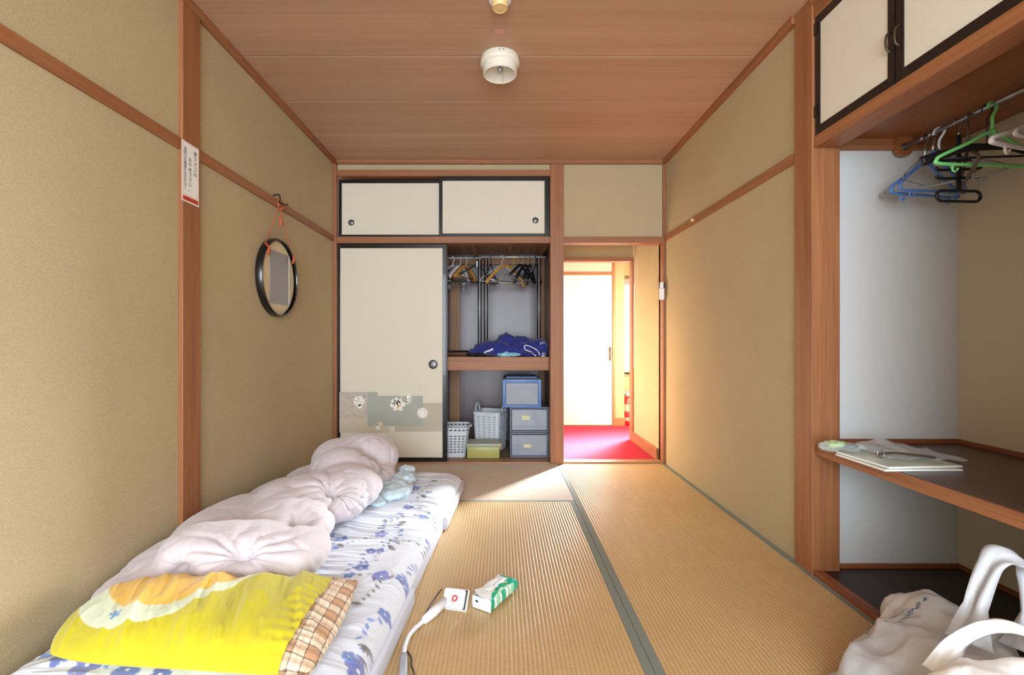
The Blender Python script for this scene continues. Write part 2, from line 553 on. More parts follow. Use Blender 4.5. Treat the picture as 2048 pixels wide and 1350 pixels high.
# vestibule and corridor beyond the doorway
wall('wall_vestibule_right', (1.325, 1.42, YB + 0.05, 4.66, 0, 2.5))
wall('wall_vestibule_left', (0.46, 0.52, YB + 0.06, 4.72, 0, 2.5))
wall('wall_vestibule_header', (0.40, 1.325, 4.68, 4.76, 1.825, 2.5))
wall('wall_corridor_front', (-1.4, 0.46, 4.74, 4.80, 0, 2.5), (1.42, 2.6, 4.66, 4.74, 0, 2.5))
wall('wall_corridor_far', (-1.4, 0.60, 5.53, 5.60, 0, 2.5), (1.34, 1.455, 5.515, 5.60, 0, 2.5), (0.6, 1.34, 5.53, 5.60, 1.94, 2.5),
     (1.455, 2.6, 5.68, 5.74, 0, 0.62), (1.455, 2.6, 5.68, 5.74, 1.76, 2.5), (1.40, 1.455, 5.60, 5.74, 0, 2.5))
wall('wall_corridor_end', (2.5, 2.6, 4.7, 5.74, 0, 2.5))
S(B('ceiling_corridor', -1.4, 2.6, 3.9, 5.74, 2.4, 2.5, M['fusuma']))

# ceiling of wide boards, each its own piece
ce = S(B('ceiling', XL - 0.05, AX + 0.1, Y0, YB + 0.02, CZ + 0.014, CZ + 0.06, M['wood_dark_x']))
ys = [Y0]
y = 2.436 - 0.462 * 9
while y < YB - 0.05:
    if y > Y0 + 0.05: ys.append(y)
    y += 0.462
ys.append(YB)
for i in range(len(ys) - 1):
    mb = MB()
    mb.box(XL, XR + 0.09, ys[i] + 0.003, ys[i + 1] - 0.003, CZ, CZ + 0.012, 0.003)
    mb.build('ceiling_board', M['ceiling'], ce)

# ---------------------------------------------------------------- floor: base and tatami mats
fl = S(B('floor', XL, XR, Y0, YB, -0.06, -0.03, M['closet_floor']))
def mat_piece(x0, x1, y0, y1, axis, heri):
    """tatami: real ribs running along axis, cloth borders on the long sides"""
    mb = MB()
    pitch = 0.0148; seg = 6
    a0, a1 = (x0, x1) if axis == 'y' else (y0, y1)
    L0, L1 = (y0, y1) if axis == 'y' else (x0, x1)
    nr = round((a1 - a0) / pitch); pitch = (a1 - a0 - 0.002) / nr; n = nr * seg
    m = 14 if axis == 'y' else 12
    vs = []
    for j in range(m + 1):
        L = L0 + 0.001 + (L1 - L0 - 0.002) * j / m
        for i in range(n + 1):
            a = a0 + 0.001 + (a1 - a0 - 0.002) * i / n
            ph = (a - a0 - 0.001) / pitch
            wob = 0.0002 * math.sin(L * 31 + a * 57)
            z = -0.0020 + 0.0020 * abs(math.sin(PI * ph)) ** 0.6 + wob
            vs.append((a, L, z) if axis == 'y' else (L, a, z))
    W = n + 1
    fs = [(j * W + i, j * W + i + 1, (j + 1) * W + i + 1, (j + 1) * W + i) for j in range(m) for i in range(n)]
    mb.add(vs, fs)
    mb.m = [1 if (i % 6) in (0, 5) else 0 for j in range(m) for i in range(n)]  # faces beside each valley get the painted shade tone
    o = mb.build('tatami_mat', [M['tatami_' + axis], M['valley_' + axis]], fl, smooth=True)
    MB().box(x0 + 0.0005, x1 - 0.0005, y0 + 0.0005, y1 - 0.0005, -0.032, -0.004).build('core', M['tatami_' + axis], o)
    for (hx0, hx1, hy0, hy1) in heri:
        h = MB().box(hx0, hx1, hy0, hy1, -0.02, 0.0012, 0.0008).build('border', M['heri'], o)
    return o
SX = 0.467
H = 0.031
def heri_y(x0, x1, y0, y1):
    return [(x0 + 0.0008, x0 + H, y0 + 0.001, y1 - 0.001), (x1 - H, x1 - 0.0008, y0 + 0.001, y1 - 0.001)]
def heri_x(x0, x1, y0, y1):
    return [(x0 + 0.001, x1 - 0.001, y0 + 0.0008, y0 + H), (x0 + 0.001, x1 - 0.001, y1 - H, y1 - 0.0008)]
for (x0, x1, y0, y1, ax) in ((SX, XR, 2.06, YB, 'y'), (SX, XR, 0.24, 2.06, 'y'), (XL, SX, 2.94, YB, 'x'),
                             (-0.444, SX, 1.12, 2.94, 'y'), (XL, -0.444, 1.12, 2.94, 'y'), (XL, SX, 0.24, 1.12, 'x')):
    he = heri_y(x0, x1, y0, y1) if ax == 'y' else heri_x(x0, x1, y0, y1)
    if ax == 'x' and y1 == YB:
        he = [he[0]]; he[0] = (he[0][0], he[0][1], y0 + 0.0008, y0 + 0.022)
    mat_piece(x0, x1, y0, y1, ax, he)
S(B('trim_1', XL, XR, Y0, 0.235, -0.03, 0.0, M['closet_floor']))
S(B('floor_corridor', -1.4, 2.6, YB + 0.06, 5.74, -0.03, 0.006, M['carpet']))
S(B('trim_2', 0.40, XR, YB, YB + 0.09, -0.03, 0.012, M['wood_old_x'], bev=0.002))   # pale threshold

# ---------------------------------------------------------------- posts, rails, mouldings
tn = [2]
def trim(x0, x1, y0, y1, z0, z1, mat='wood_z', bev=0.003):
    tn[0] += 1
    return S(B('trim_%d' % tn[0], x0, x1, y0, y1, z0, z1, M[mat], bev=bev))
trim(XL - 0.01, XL + 0.020, 1.985, 2.10, 0, CZ, 'wood_z')                         # left post
trim(XL - 0.01, XL + 0.013, Y0, 1.985, 1.808, 1.855, 'wood_y')                    # left rail, near
trim(XL - 0.01, XL + 0.013, 2.10, YB, 1.808, 1.855, 'wood_y')                     # left rail, far
trim(XL - 0.01, XL + 0.03, Y0, YB, 2.435, CZ + 0.002, 'wood_y')                   # left ceiling moulding
trim(XL, XL + 0.028, YB - 0.028, YB + 0.01, 0, 2.44, 'wood_z')                    # back left corner post
trim(XL + 0.03, XR, YB - 0.03, YB + 0.01, 2.44, CZ + 0.002, 'wood_x')             # back ceiling moulding
trim(XR - 0.03, XR + 0.01, 2.13, YB, 2.435, CZ + 0.002, 'wood_y')                 # right ceiling moulding
trim(XR - 0.013, XR + 0.01, 2.13, YB - 0.02, 1.808, 1.855, 'wood_y')              # right rail
trim(XR - 0.016, XR + 0.104, 2.012, 2.13, 0, CZ, 'wood_z')                        # right post
trim(XR - 0.022, XR + 0.01, YB - 0.022, YB + 0.085, 0, 2.44, 'wood_z')            # doorway right post
trim(0.408, 0.518, YB - 0.022, YB + 0.09, 0, 2.44, 'wood_z', 0.004)               # post between closet and doorway
trim(XL + 0.028, 0.408, YB - 0.02, YB + 0.075, 2.343, 2.392, 'wood_x')            # upper door head
trim(XL + 0.028, 0.408, YB - 0.022, YB + 0.075, 1.795, 1.848, 'wood_x')           # lower door head
trim(0.518, XR - 0.022, YB - 0.022, YB + 0.075, 1.797, 1.848, 'wood_x')           # doorway head
trim(XL + 0.028, 0.408, YB, YB + 0.09, -0.02, 0.012, 'wood_old_x', 0.002)         # sill under the sliding doors
# second frame beyond the vestibule
trim(1.306, 1.325, 4.66, 4.76, 0, 1.80, 'wood_z')
trim(0.46, 1.325, 4.66, 4.76, 1.79, 1.825, 'wood_x')
trim(0.46, 0.56, 4.66, 4.76, 0, 1.80, 'wood_z')
# far corridor door, its frame and head board
trim(0.50, 1.335, 5.50, 5.55, 1.77, 1.805, 'wood_x')
trim(1.312, 1.34, 5.49, 5.56, 0, 1.94, 'wood_z')
trim(0.50, 1.312, 5.50, 5.55, 0.0, 0.018, 'wood_dark_x', 0.001)
S(B('baseboard_vestibule', 1.305, 1.326, YB + 0.085, 4.66, 0.006, 0.10, M['wood_y'], bev=0.003))
S(B('baseboard_corridor', 1.34, 1.46, 5.50, 5.62, 0.006, 0.10, M['wood_x'], bev=0.003))
# alcove: sill, ledger, lintel, soffit
trim(XR - 0.01, XR + 0.03, 1.10, 2.012, -0.02, 0.022, 'wood_dark_y')
trim(XR - 0.008, XR + 0.095, 1.10, 2.012, 1.823, 1.872, 'wood_y')
trim(XR + 0.104, AX, 2.03, AY + 0.001, 1.826, 1.88, 'wood_x')
trim(XR - 0.01, XR + 0.06, 1.10, 2.012, 2.375, 2.435, 'wood_y')
trim(XR - 0.028, XR + 0.01, 1.10, 2.012, 2.435, CZ + 0.002, 'wood_y')
S(B('floor_alcove', XR + 0.03, AX, 1.14, AY, -0.02, 0.018, M['alcove_floor']))
S(B('ceiling_alcove', XR + 0.06, AX, 1.14, AY, 1.872, 1.89, M['soffit']))
S(B('baseboard_alcove', AX - 0.012, AX + 0.01, 1.14, AY, 0.018, 0.035, M['wood_dark_y']))
trim(XR - 0.012, XR + 0.09, 1.06, 1.16, 0, CZ, 'wood_z')                         # near alcove post
def pw(u, v, z=0.0):
    """floor-plan point at height z for a measured position"""
    Y = (1 - z) * 943.0 / (v - 682.0)
    return Vector(((u - 1000.0) * Y / 943.0, Y, z))

# ---------------------------------------------------------------- sliding doors of the closet
def fusuma(name, label, x0, x1, z0, z1, y, fw, ft, fb, pull, pr):
    e = empty(name, ((x0 + x1) / 2, y, z0)); S(e); e['label'] = label
    B('panel', x0 + fw * 0.6, x1 - fw * 0.6, y + 0.004, y + 0.016, z0 + fb * 0.6, z1 - ft * 0.6, M['fusuma'], e)
    B('stile', x0, x0 + fw, y, y + 0.02, z0, z1, M['black'], e, 0.002)
    B('stile', x1 - fw, x1, y, y + 0.02, z0, z1, M['black'], e, 0.002)
    B('rail', x0 + fw, x1 - fw, y, y + 0.02, z0, z0 + fb, M['black'], e, 0.002)
    B('rail', x0 + fw, x1 - fw, y, y + 0.02, z1 - ft, z1, M['black'], e, 0.002)
    px, pz = pull
    r = MB().lathe([(pr, 0.003), (pr, 0), (pr * 0.9, -0.002), (pr * 0.7, -0.002), (pr * 0.66, 0.002)], (0, 0, 0), 'y', 8 if pr < 0.03 else 28, False, False)
    r.xf(Matrix.Translation((px, y + 0.002, pz)))
    ring = r.build('finger_pull', M['pull_rim'], e, smooth=True, angle=40)
    MB().lathe([(0.001, 0.0), (pr * 0.66, 0.0), (pr * 0.7, 0.001)], (px, y + 0.0032, pz), 'y', 24, True, False).build('pull_dish', M['pull_disc'], ring, smooth=True)
    return e
fusuma('door_1', 'left upper sliding closet door of cream paper in black frame', -1.326, -0.478, 1.853, 2.328, YB + 0.028, 0.024, 0.03, 0.022, (-1.224, 1.975), 0.026)
fusuma('door_2', 'right upper sliding closet door of cream paper in black frame', -0.498, 0.392, 1.85, 2.342, YB + 0.004, 0.028, 0.034, 0.03, (0.29, 1.987), 0.026)
S(B('trim_back_slot', 0.392, 0.408, YB + 0.03, YB + 0.05, 1.85, 2.34, M['black']))
d3 = fusuma('door_3', 'tall sliding closet door of cream paper with flower print at its foot', -1.334, -0.442, 0.014, 1.793, YB + 0.004, 0.028, 0.034, 0.034, (-0.547, 0.808), 0.037)
fusuma('door_4', 'tall closet door almost hidden behind the printed one', -1.32, -0.434, 0.014, 1.793, YB + 0.03, 0.022, 0.03, 0.034, (-1.2, 0.808), 0.02)

# flat print on the tall door
def pz(u, v):
    return ((u - 1000) * (YB + 0.006) / 943.0, 1 + (682 - v) * (YB + 0.006) / 943.0)
pm = [plain('print_mauve', (196, 184, 172), 0.85, var=0.12, bscale=26), plain('print_sage', (172, 174, 164), 0.85, bump=0.1),
      plain('print_taupe', (190, 182, 164), 0.85), plain('print_cream', (208, 196, 172), 0.85),
      plain('print_white', (244, 242, 236), 0.8), plain('print_gold', (196, 160, 96), 0.7), plain('print_pale', (226, 214, 186), 0.8)]
mb = MB(); yp = YB + 0.0036
def rect(u0, u1, v0, v1, k, d):
    a = pz(u0, v0); b = pz(u1, v1)
    mb.mi = k
    mb.add([(a[0], yp - d, b[1]), (b[0], yp - d, b[1]), (b[0], yp - d, a[1]), (a[0], yp - d, a[1])], [(0, 1, 2, 3)])
rect(679, 735, 784, 837, 0, 0.0004)
rect(790, 884.5, 806, 863, 2, 0.0005)
rect(679, 778, 837, 865, 3, 0.0003)
rect(735, 846, 791.5, 852, 1, 0.0006)
rect(735, 755, 784, 792, 1, 0.0004)
for i in range(20):
    u = random.uniform(682, 732); v = random.uniform(788, 834)
    rect(u, u + random.uniform(2, 6), v, v + random.uniform(1, 3), 2, 0.0007)
def disc(u, v, r, k, d, r0=0.0, seg=20):
    c = pz(u, v); R = r * 3.85 / 943; R0 = r0 * 3.85 / 943
    mb.mi = k
    vs = [(c[0] + R * math.cos(2 * PI * i / seg), yp - d, c[1] + R * math.sin(2 * PI * i / seg)) for i in range(seg)]
    if r0:
        vs += [(c[0] + R0 * math.cos(2 * PI * i / seg), yp - d, c[1] + R0 * math.sin(2 * PI * i / seg)) for i in range(seg)]
        mb.add(vs, [(i, (i + 1) % seg, seg + (i + 1) % seg, seg + i) for i in range(seg)])
    else:
        mb.add(vs, [tuple(range(seg))])
disc(718, 803, 11, 6, 0.0008)
for a, b in ((714, 798), (721, 796), (725, 803), (712, 805), (719, 808), (720, 813)):
    disc(a, b, 4.3, 4, 0.001); disc(a, b, 1.2, 6, 0.0013)
disc(795, 809, 13, 5, 0.0008)
for a, b in ((787, 803), (793, 799.5), (800, 802), (792, 808), (806, 809), (785, 810), (801, 817), (791, 817), (797, 806)):
    disc(a, b, 4.6, 4, 0.001); disc(a, b, 1.6, 6, 0.0013)
disc(813, 797, 11, 4, 0.0009, 9.6); disc(817, 794, 4, 4, 0.001); disc(817, 800, 3, 4, 0.001); disc(808, 800, 6, 5, 0.0009, 5.2)
disc(845, 826, 11, 6, 0.0009)
for i in range(9):
    a = i * 2 * PI / 9
    disc(845 + 6.5 * math.cos(a), 826 + 6.5 * math.sin(a), 2.8, 4, 0.0011)
disc(845, 827, 5.5, 4, 0.0012)
disc(758, 852, 8.5, 6, 0.0008, 7.6)
disc(761, 848, 4, 6, 0.0009); disc(756, 855, 4, 4, 0.0009)
mb.build('printed_flowers', pm, d3, rec=False)

# ---------------------------------------------------------------- closet interior
CB = 4.68
S(B('wall_closet_back', XL, 0.46, CB, CB + 0.04, -0.02, 1.87, M['ply_dark']))
S(B('wall_closet_right', 0.44, 0.462, YB + 0.09, CB, -0.02, 1.87, M['ply_dark']))
S(B('wall_closet_left', XL - 0.02, XL, YB + 0.05, CB, -0.02, 1.87, M['ply_dark']))
S(B('ceiling_closet', XL, 0.46, YB + 0.06, CB, 1.858, 1.87, M['wood_old_y']))
S(B('floor_closet', XL, 0.45, YB + 0.088, CB, -0.02, 0.014, M['closet_floor']))
for x in (-1.05, -0.62, -0.235, 0.09, 0.40):
    trim(x - 0.018, x + 0.018, YB + 0.08, CB, 1.83, 1.86, 'wood_old_y', 0.002)
trim(XL, 0.44, CB - 0.03, CB, 1.755, 1.82, 'wood_old_x')
trim(-0.495, -0.395, CB - 0.035, CB, 0.014, 1.757, 'wood_old_z')
trim(0.382, 0.44, CB - 0.035, CB, 0.014, 1.757, 'wood_old_z')
trim(XL, 0.44, CB - 0.05, CB - 0.036, 0.868, 0.90, 'wood_old_x')
sh = empty('closet_shelf', (-0.45, 4.3, 0.754)); S(sh); sh['label'] = 'deep wooden middle shelf of the closet with a thick front beam'
B('front_beam', XL, 0.438, YB + 0.095, YB + 0.135, 0.754, 0.867, M['wood_x'], sh, 0.003)
B('board', XL, 0.438, YB + 0.135, CB - 0.002, 0.845, 0.865, M['wood_old_x'], sh)

S(B('wall_upper_closet', XL - 0.02, 0.46, YB + 0.08, YB + 0.10, 1.87, 2.5, M['ply_dark']))
# garment racks
def rack(name, label, x0, x1, z, posts):
    e = empty(name, ((x0 + x1) / 2, 4.3, 0.866), label, 'garment rack', 'garment racks in the closet')
    MB().tube([(x0, 4.3, z), (x1, 4.3, z)], 0.0085, 10).build('rail', M['rail_grey'], e, smooth=True)
    for px in posts:
        for dx in (-0.013, 0.013):
            MB().tube([(px + dx, 4.3, 0.88), (px + dx, 4.3, z - 0.008)], 0.0055, 8).build('post', M['blackmetal'], e, smooth=True)
        MB().tube([(px, 4.3, 0.88), (px, 4.3, z - 0.01)], 0.0035, 8).build('inner_post', M['rail_grey'], e, smooth=True)
        MB().tube([(px, 4.12, 0.878), (px, 4.55, 0.878)], 0.011, 8).build('foot', M['blackmetal'], e, smooth=True)
    MB().tube([(min(posts), 4.54, 0.90), (max(posts), 4.54, 0.90)], 0.008, 8).build('cross_bar', M['blackmetal'], e, smooth=True)
    return e
rack('garment_rack', 'left black and steel garment rack, its rail running behind the tall door', -1.2, -0.17, 1.757, [-1.1, -0.185])
rack('garment_rack', 'right black and steel garment rack over the blue clothes', -0.17, 0.415, 1.766, [-0.128, 0.355])

# ---------------------------------------------------------------- hangers (local: rod at the origin along y, width along x)
def hook_path(r=0.017, drop=0.06, a0=200, a1=-25):
    p = [(r * math.cos(math.radians(a)), 0, r * math.sin(math.radians(a))) for a in np.linspace(a0, a1, 12)]
    return p + [(0.004, 0, -0.026), (0, 0, -0.036), (0, 0, -drop)]
def triangle(w, z0, h, zc=0.0):
    return [(0, 0, z0), (w * 0.22, 0, z0 - h * 0.36), (w * 0.45, 0, z0 - h * 0.74), (w * 0.5, 0, z0 - h * 0.88), (w * 0.46, 0, z0 - h),
            (0, 0, z0 - h), (-w * 0.46, 0, z0 - h), (-w * 0.5, 0, z0 - h * 0.88), (-w * 0.45, 0, z0 - h * 0.74), (-w * 0.22, 0, z0 - h * 0.36)]
def hanger(label, kind, mat, loc, rot, width=0.40, h=0.13, drop=0.062, r=0.0045, group=None, hook=None, tilt=0.0):
    e = empty('clothes_hanger', (0, 0, 0), label, 'hanger', group)
    hm = hook or mat
    if kind == 'wire':
        MB().tube(hook_path(drop=drop), r, 6).build('hook', hm, e, smooth=True)
        MB().tube(smooth_path(triangle(width, -drop, h), 4, True), r, 6, closed=True).build('frame', mat, e, smooth=True)
    elif kind == 'plastic':
        MB().tube(hook_path(drop=drop), r * 0.8, 8).build('hook', hm, e, smooth=True)
        MB().tube(smooth_path(triangle(width, -drop, h), 5, True), r, 8, closed=True).build('frame', mat, e, smooth=True)
        nb = MB().lathe([(r * 1.4, -drop - 0.008), (r * 1.5, -drop), (r * 1.1, -drop + 0.012)], (0, 0, 0), 'z', 10)
        nb.build('collar', mat, e, smooth=True)
        for sx in (-1, 1):
            x = sx * width * 0.36
            MB().tube(smooth_path([(x, 0, -drop - h), (x, 0, -drop - h - 0.018), (x - sx * 0.008, 0, -drop - h - 0.026), (x - sx * 0.018, 0, -drop - h - 0.02), (x - sx * 0.02, 0, -drop - h - 0.013)], 4), r * 0.6, 6).build('strap_hook', mat, e, smooth=True)
    elif kind == 'wood':
        MB().tube(hook_path(drop=drop), 0.0022, 8).build('hook', hm, e, smooth=True)
        pts = smooth_path([(-width / 2, 0.012, -drop - h * 0.85), (-width * 0.36, 0.004, -drop - h * 0.52), (-width * 0.16, 0, -drop - h * 0.16), (0, 0, -drop - 0.008),
                           (width * 0.16, 0, -drop - h * 0.16), (width * 0.36, 0.004, -drop - h * 0.52), (width / 2, 0.012, -drop - h * 0.85)], 5)
        n = len(pts)
        rs = [0.013 + 0.006 * abs(2 * i / (n - 1) - 1) ** 2 for i in range(n)]
        MB().tube(pts, rs, 10, flat=1.0, up=(0, 0, 1)).xf(Matrix.Diagonal((1, 0.62, 1, 1))).build('shoulders', mat, e, smooth=True)
        MB().tube([(-width * 0.4, 0.004, -drop - h * 0.72), (width * 0.4, 0.004, -drop - h * 0.72)], 0.004, 8).build('trouser_bar', mat if r < 0.0046 else M['steel'], e, smooth=True)
    elif kind == 'clip':
        MB().tube(hook_path(drop=drop), 0.002, 8).build('hook', M['steel'], e, smooth=True)
        MB().tube(smooth_path([(-width / 2, 0, -drop - h * 0.7), (-width * 0.2, 0, -drop - h * 0.25), (0, 0, -drop), (width * 0.2, 0, -drop - h * 0.25), (width / 2, 0, -drop - h * 0.7)], 4), r * 2, 8).build('shoulders', mat, e, smooth=True)
        MB().tube([(-width * 0.42, 0, -drop - h * 0.78), (-width * 0.42, 0, -drop - h), (width * 0.42, 0, -drop - h), (width * 0.42, 0, -drop - h * 0.78)], 0.002, 6).build('bar', M['steel'], e, smooth=True)
        for sx in (-1, 1):
            c = MB().box(sx * width * 0.3 - 0.012, sx * width * 0.3 + 0.012, -0.009, 0.009, -drop - h - 0.032, -drop - h + 0.008, 0.003)
            c.build('clip', M['steel'] if mat is M['black_plastic'] else mat, e, smooth=True, angle=40)
    e.rotation_euler = (0, tilt, math.radians(rot))
    e.location = loc
    return e

ry = 4.3
zr = 1.757 - 0.0 ; zq = 1.766
def cx(u): return (u - 1000) * 4.3 / 943.0
G = 'hangers on the closet rail'
hl = [
 ('grey clip hanger furthest left on the closet rail', 'clip', 'grey_plastic', 897, 70, .34, .15, .0045, None),
 ('white tubular hanger nearest the tall door, angled across', 'plastic', 'white_plastic', 906, 42, .36, .14, .006, None),
 ('grey clip hanger hanging lowest beside the tall door', 'clip', 'grey_plastic', 914, 60, .38, .19, .0045, None),
 ('pale grey broad hanger beside the brown wooden pair', 'wood', 'white_plastic', 921, 68, .40, .15, .004, None),
 ('brown wooden hanger, left of a matching one', 'wood', 'hanger_wood2', 929, 66, .40, .15, .004, None),
 ('orange-brown wooden hanger under a white hook', 'wood', 'hanger_wood', 933, 64, .38, .14, .004, 'white_plastic'),
 ('wide black hanger turned to face the room with a white size tag', 'plastic', 'black_plastic', 951, 20, .44, .15, .0058, None),
 ('small black hanger between the two rail posts and the wooden hanger', 'plastic', 'black_plastic', 982, 74, .34, .15, .005, None),
 ('white coated wire hanger in front of the big wooden hanger', 'wire', 'white_plastic', 1004, 18, .40, .16, .0022, None),
 ('large golden wooden hanger facing the room', 'wood', 'hanger_wood', 1013, 40, .46, .21, .005, 'steel'),
 ('yellow wire hanger beside the large wooden one', 'wire', 'yellow_wire', 1026, 55, .42, .18, .0022, None),
 ('black hanger with steel trouser clips', 'clip', 'black_plastic', 1041, 55, .34, .15, .006, None),
 ('thick black hanger with a broad fabric-covered hook', 'wood', 'black_plastic', 1051, 66, .40, .16, .004, 'black_plastic'),
 ('black hanger third from the right rail post', 'wood', 'black_plastic', 1060, 72, .40, .17, .004, 'black_plastic'),
 ('white and grey narrow hanger near the right rail post', 'plastic', 'grey_plastic', 1067, 76, .36, .17, .004, None),
 ('black hanger furthest right on the closet rail', 'plastic', 'black_plastic', 1072, 70, .38, .15, .005, None),
]
for (lab, kd, mt, u, rt, wd, hh, rr, hk) in hl:
    z = zr if u < 960 else zq
    e = hanger(lab, kd, M[mt], (cx(u), ry, z + 0.0 - 0.006), rt, wd, hh, 0.065, rr, G, M[hk] if hk else None)
    if 'size tag' in lab:
        B('size_tag', 0.006, 0.020, -0.006, -0.003, -0.075, -0.022, M['paper'], e).matrix_parent_inverse = Matrix.Identity(4)

# ---------------------------------------------------------------- things on the closet floor
def pbasket(name, label, cat, w, d, h, z0, flare, holes, rot, loc, rim=0.012, handles=False):
    """moulded basket whose openings are really cut out of the wall grid; local origin at the base centre"""
    e = empty(name, (0, 0, 0), label, cat)
    cols = 0; per = []
    rc = 0.035
    # rounded-rectangle perimeter samples, fine enough for the holes
    def pt(s, W_, D_):
        hw, hd = W_ / 2 - rc, D_ / 2 - rc
        segs = [(2 * hd, 'r'), (PI / 2 * rc, 'c'), (2 * hw, 't'), (PI / 2 * rc, 'c'), (2 * hd, 'l'), (PI / 2 * rc, 'c'), (2 * hw, 'b'), (PI / 2 * rc, 'c')]
        T = sum(a for a, _ in segs); s = (s % 1) * T
        cs = [(hw, hd), (-hw, hd), (-hw, -hd), (hw, -hd)]
        k = 0
        for i, (a, _) in enumerate(segs):
            if s <= a: k = i; break
            s -= a
        if k == 0: return (hw + rc, -hd + s)
        if k == 2: return (hw - s, hd + rc)
        if k == 4: return (-hw - rc, hd - s)
        if k == 6: return (-hw + s, -hd - rc)
        c = cs[(k - 1) // 2]; a = (k - 1) // 2 * PI / 2 + s / rc
        return (c[0] + rc * math.cos(a), c[1] + rc * math.sin(a))
    nper, rows, hw_, patt = holes
    cuts_u = []
    zs, hole_row = patt
    vs = []; nz = len(zs); nu = nper
    for j in range(nz):
        t = zs[j]
        k = 1 + flare * (t - 1)
        for i in range(nu):
            p = pt((i + 0.5) / nu, w * k, d * k)
            vs.append((p[0], p[1], z0 + h * t))
    fs = []
    for j in range(nz - 1):
        for i in range(nu):
            if hole_row[j] and hw_(i, j): continue
            i2 = (i + 1) % nu
            fs.append((j * nu + i, j * nu + i2, (j + 1) * nu + i2, (j + 1) * nu + i))
    b = MB().add(vs, fs)
    b.add(vs[:nu], [tuple(range(nu))])
    o = b.build('body', M['basket'], e, rec=False)
    sd = o.modifiers.new('s', 'SOLIDIFY'); sd.thickness = 0.0025; sd.offset = 0
    ring = [(*pt((i + 0.5) / 60, w, d), z0 + h) for i in range(60)]
    MB().tube(ring, 0.0045, 8, closed=True).build('rim', M['basket'], e, smooth=True)
    if handles:
        for sx in (-1, 1):
            x = sx * w / 2
            hp = smooth_path([(x, -0.045, z0 + h - 0.004), (x, -0.04, z0 + h + 0.04), (x, 0, z0 + h + 0.062), (x, 0.04, z0 + h + 0.04), (x, 0.045, z0 + h - 0.004)], 5)
            MB().tube(hp, 0.013, 8).xf(Matrix.Translation((x, 0, 0)) @ Matrix.Diagonal((0.45, 1, 1, 1)) @ Matrix.Translation((-x, 0, 0))).build('handle', M['basket'], e, smooth=True)
    e.rotation_euler = (0, 0, math.radians(rot)); e.location = loc
    return e
FZ = 0.0145
# grey-white basket with rectangular slots
zs = [0, 0.03]; hr = [0]
zz = 0.16
zs.append(zz); hr.append(0)
for i in range(7):
    zs += [zz + 0.045, zz + 0.09]; hr += [1, 0]; zz += 0.09
zs += [0.9, 0.95, 1.0]; hr += [0, 1, 0]
pb = pbasket('laundry_basket', 'low pale grey basket with rectangular slots, half behind the tall door', 'basket', 0.33, 0.30, 0.25, FZ, 0.16,
        (99, 7, lambda i, j: i % 3 in (0, 1), (zs, hr)), 0, (-0.435, 4.12, 0), 0.01)
MB().tube(smooth_path([(0.167, -0.03, FZ + 0.24), (0.185, -0.03, FZ + 0.25), (0.188, 0, FZ + 0.262), (0.185, 0.03, FZ + 0.25), (0.167, 0.03, FZ + 0.24)], 4), 0.004, 6).build('handle', M['basket'], pb, smooth=True).matrix_parent_inverse = Matrix.Identity(4)
# tall basket with paired square holes
zs = [0, 0.04]; hr = [0]; zz = 0.04
for i in range(13):
    zs += [zz + 0.042, zz + 0.066]; hr += [0, 1]; zz += 0.066
zs += [0.95, 1.0]; hr += [0, 0]
pbasket('laundry_basket', 'tall pale basket with columns of small paired holes and ear-shaped handles', 'basket', 0.26, 0.26, 0.345, FZ, 0.12,
        (150, 13, lambda i, j: (i % 8) in (2, 4), (zs, hr)), -20, (-0.085, 4.34, 0), 0.01, True)

# lidded yellow-green container
e = empty('storage_container', (-0.137, 4.03, FZ), 'low yellow-green plastic container with a frosted lid in front of the tall basket', 'container')
MB().box(-0.277, -0.003, 3.955, 4.15, FZ, FZ + 0.095, 0.008).build('body', M['yellow_box'], e, smooth=True, angle=50)
MB().box(-0.285, 0.006, 3.946, 4.16, FZ + 0.093, FZ + 0.125, 0.008).build('lid', M['frost_lid'], e, smooth=True, angle=50)
for k in range(3):
    for j in range(2):
        B('rib', -0.18 + k * 0.05 + j * 0.014, -0.176 + k * 0.05 + j * 0.014, 4.0, 4.1, FZ + 0.125, FZ + 0.1265, M['grey_plastic'], e)
B('latch', 0.004, 0.012, 4.02, 4.08, FZ + 0.06, FZ + 0.12, M['yellow_wire'], e, 0.002)

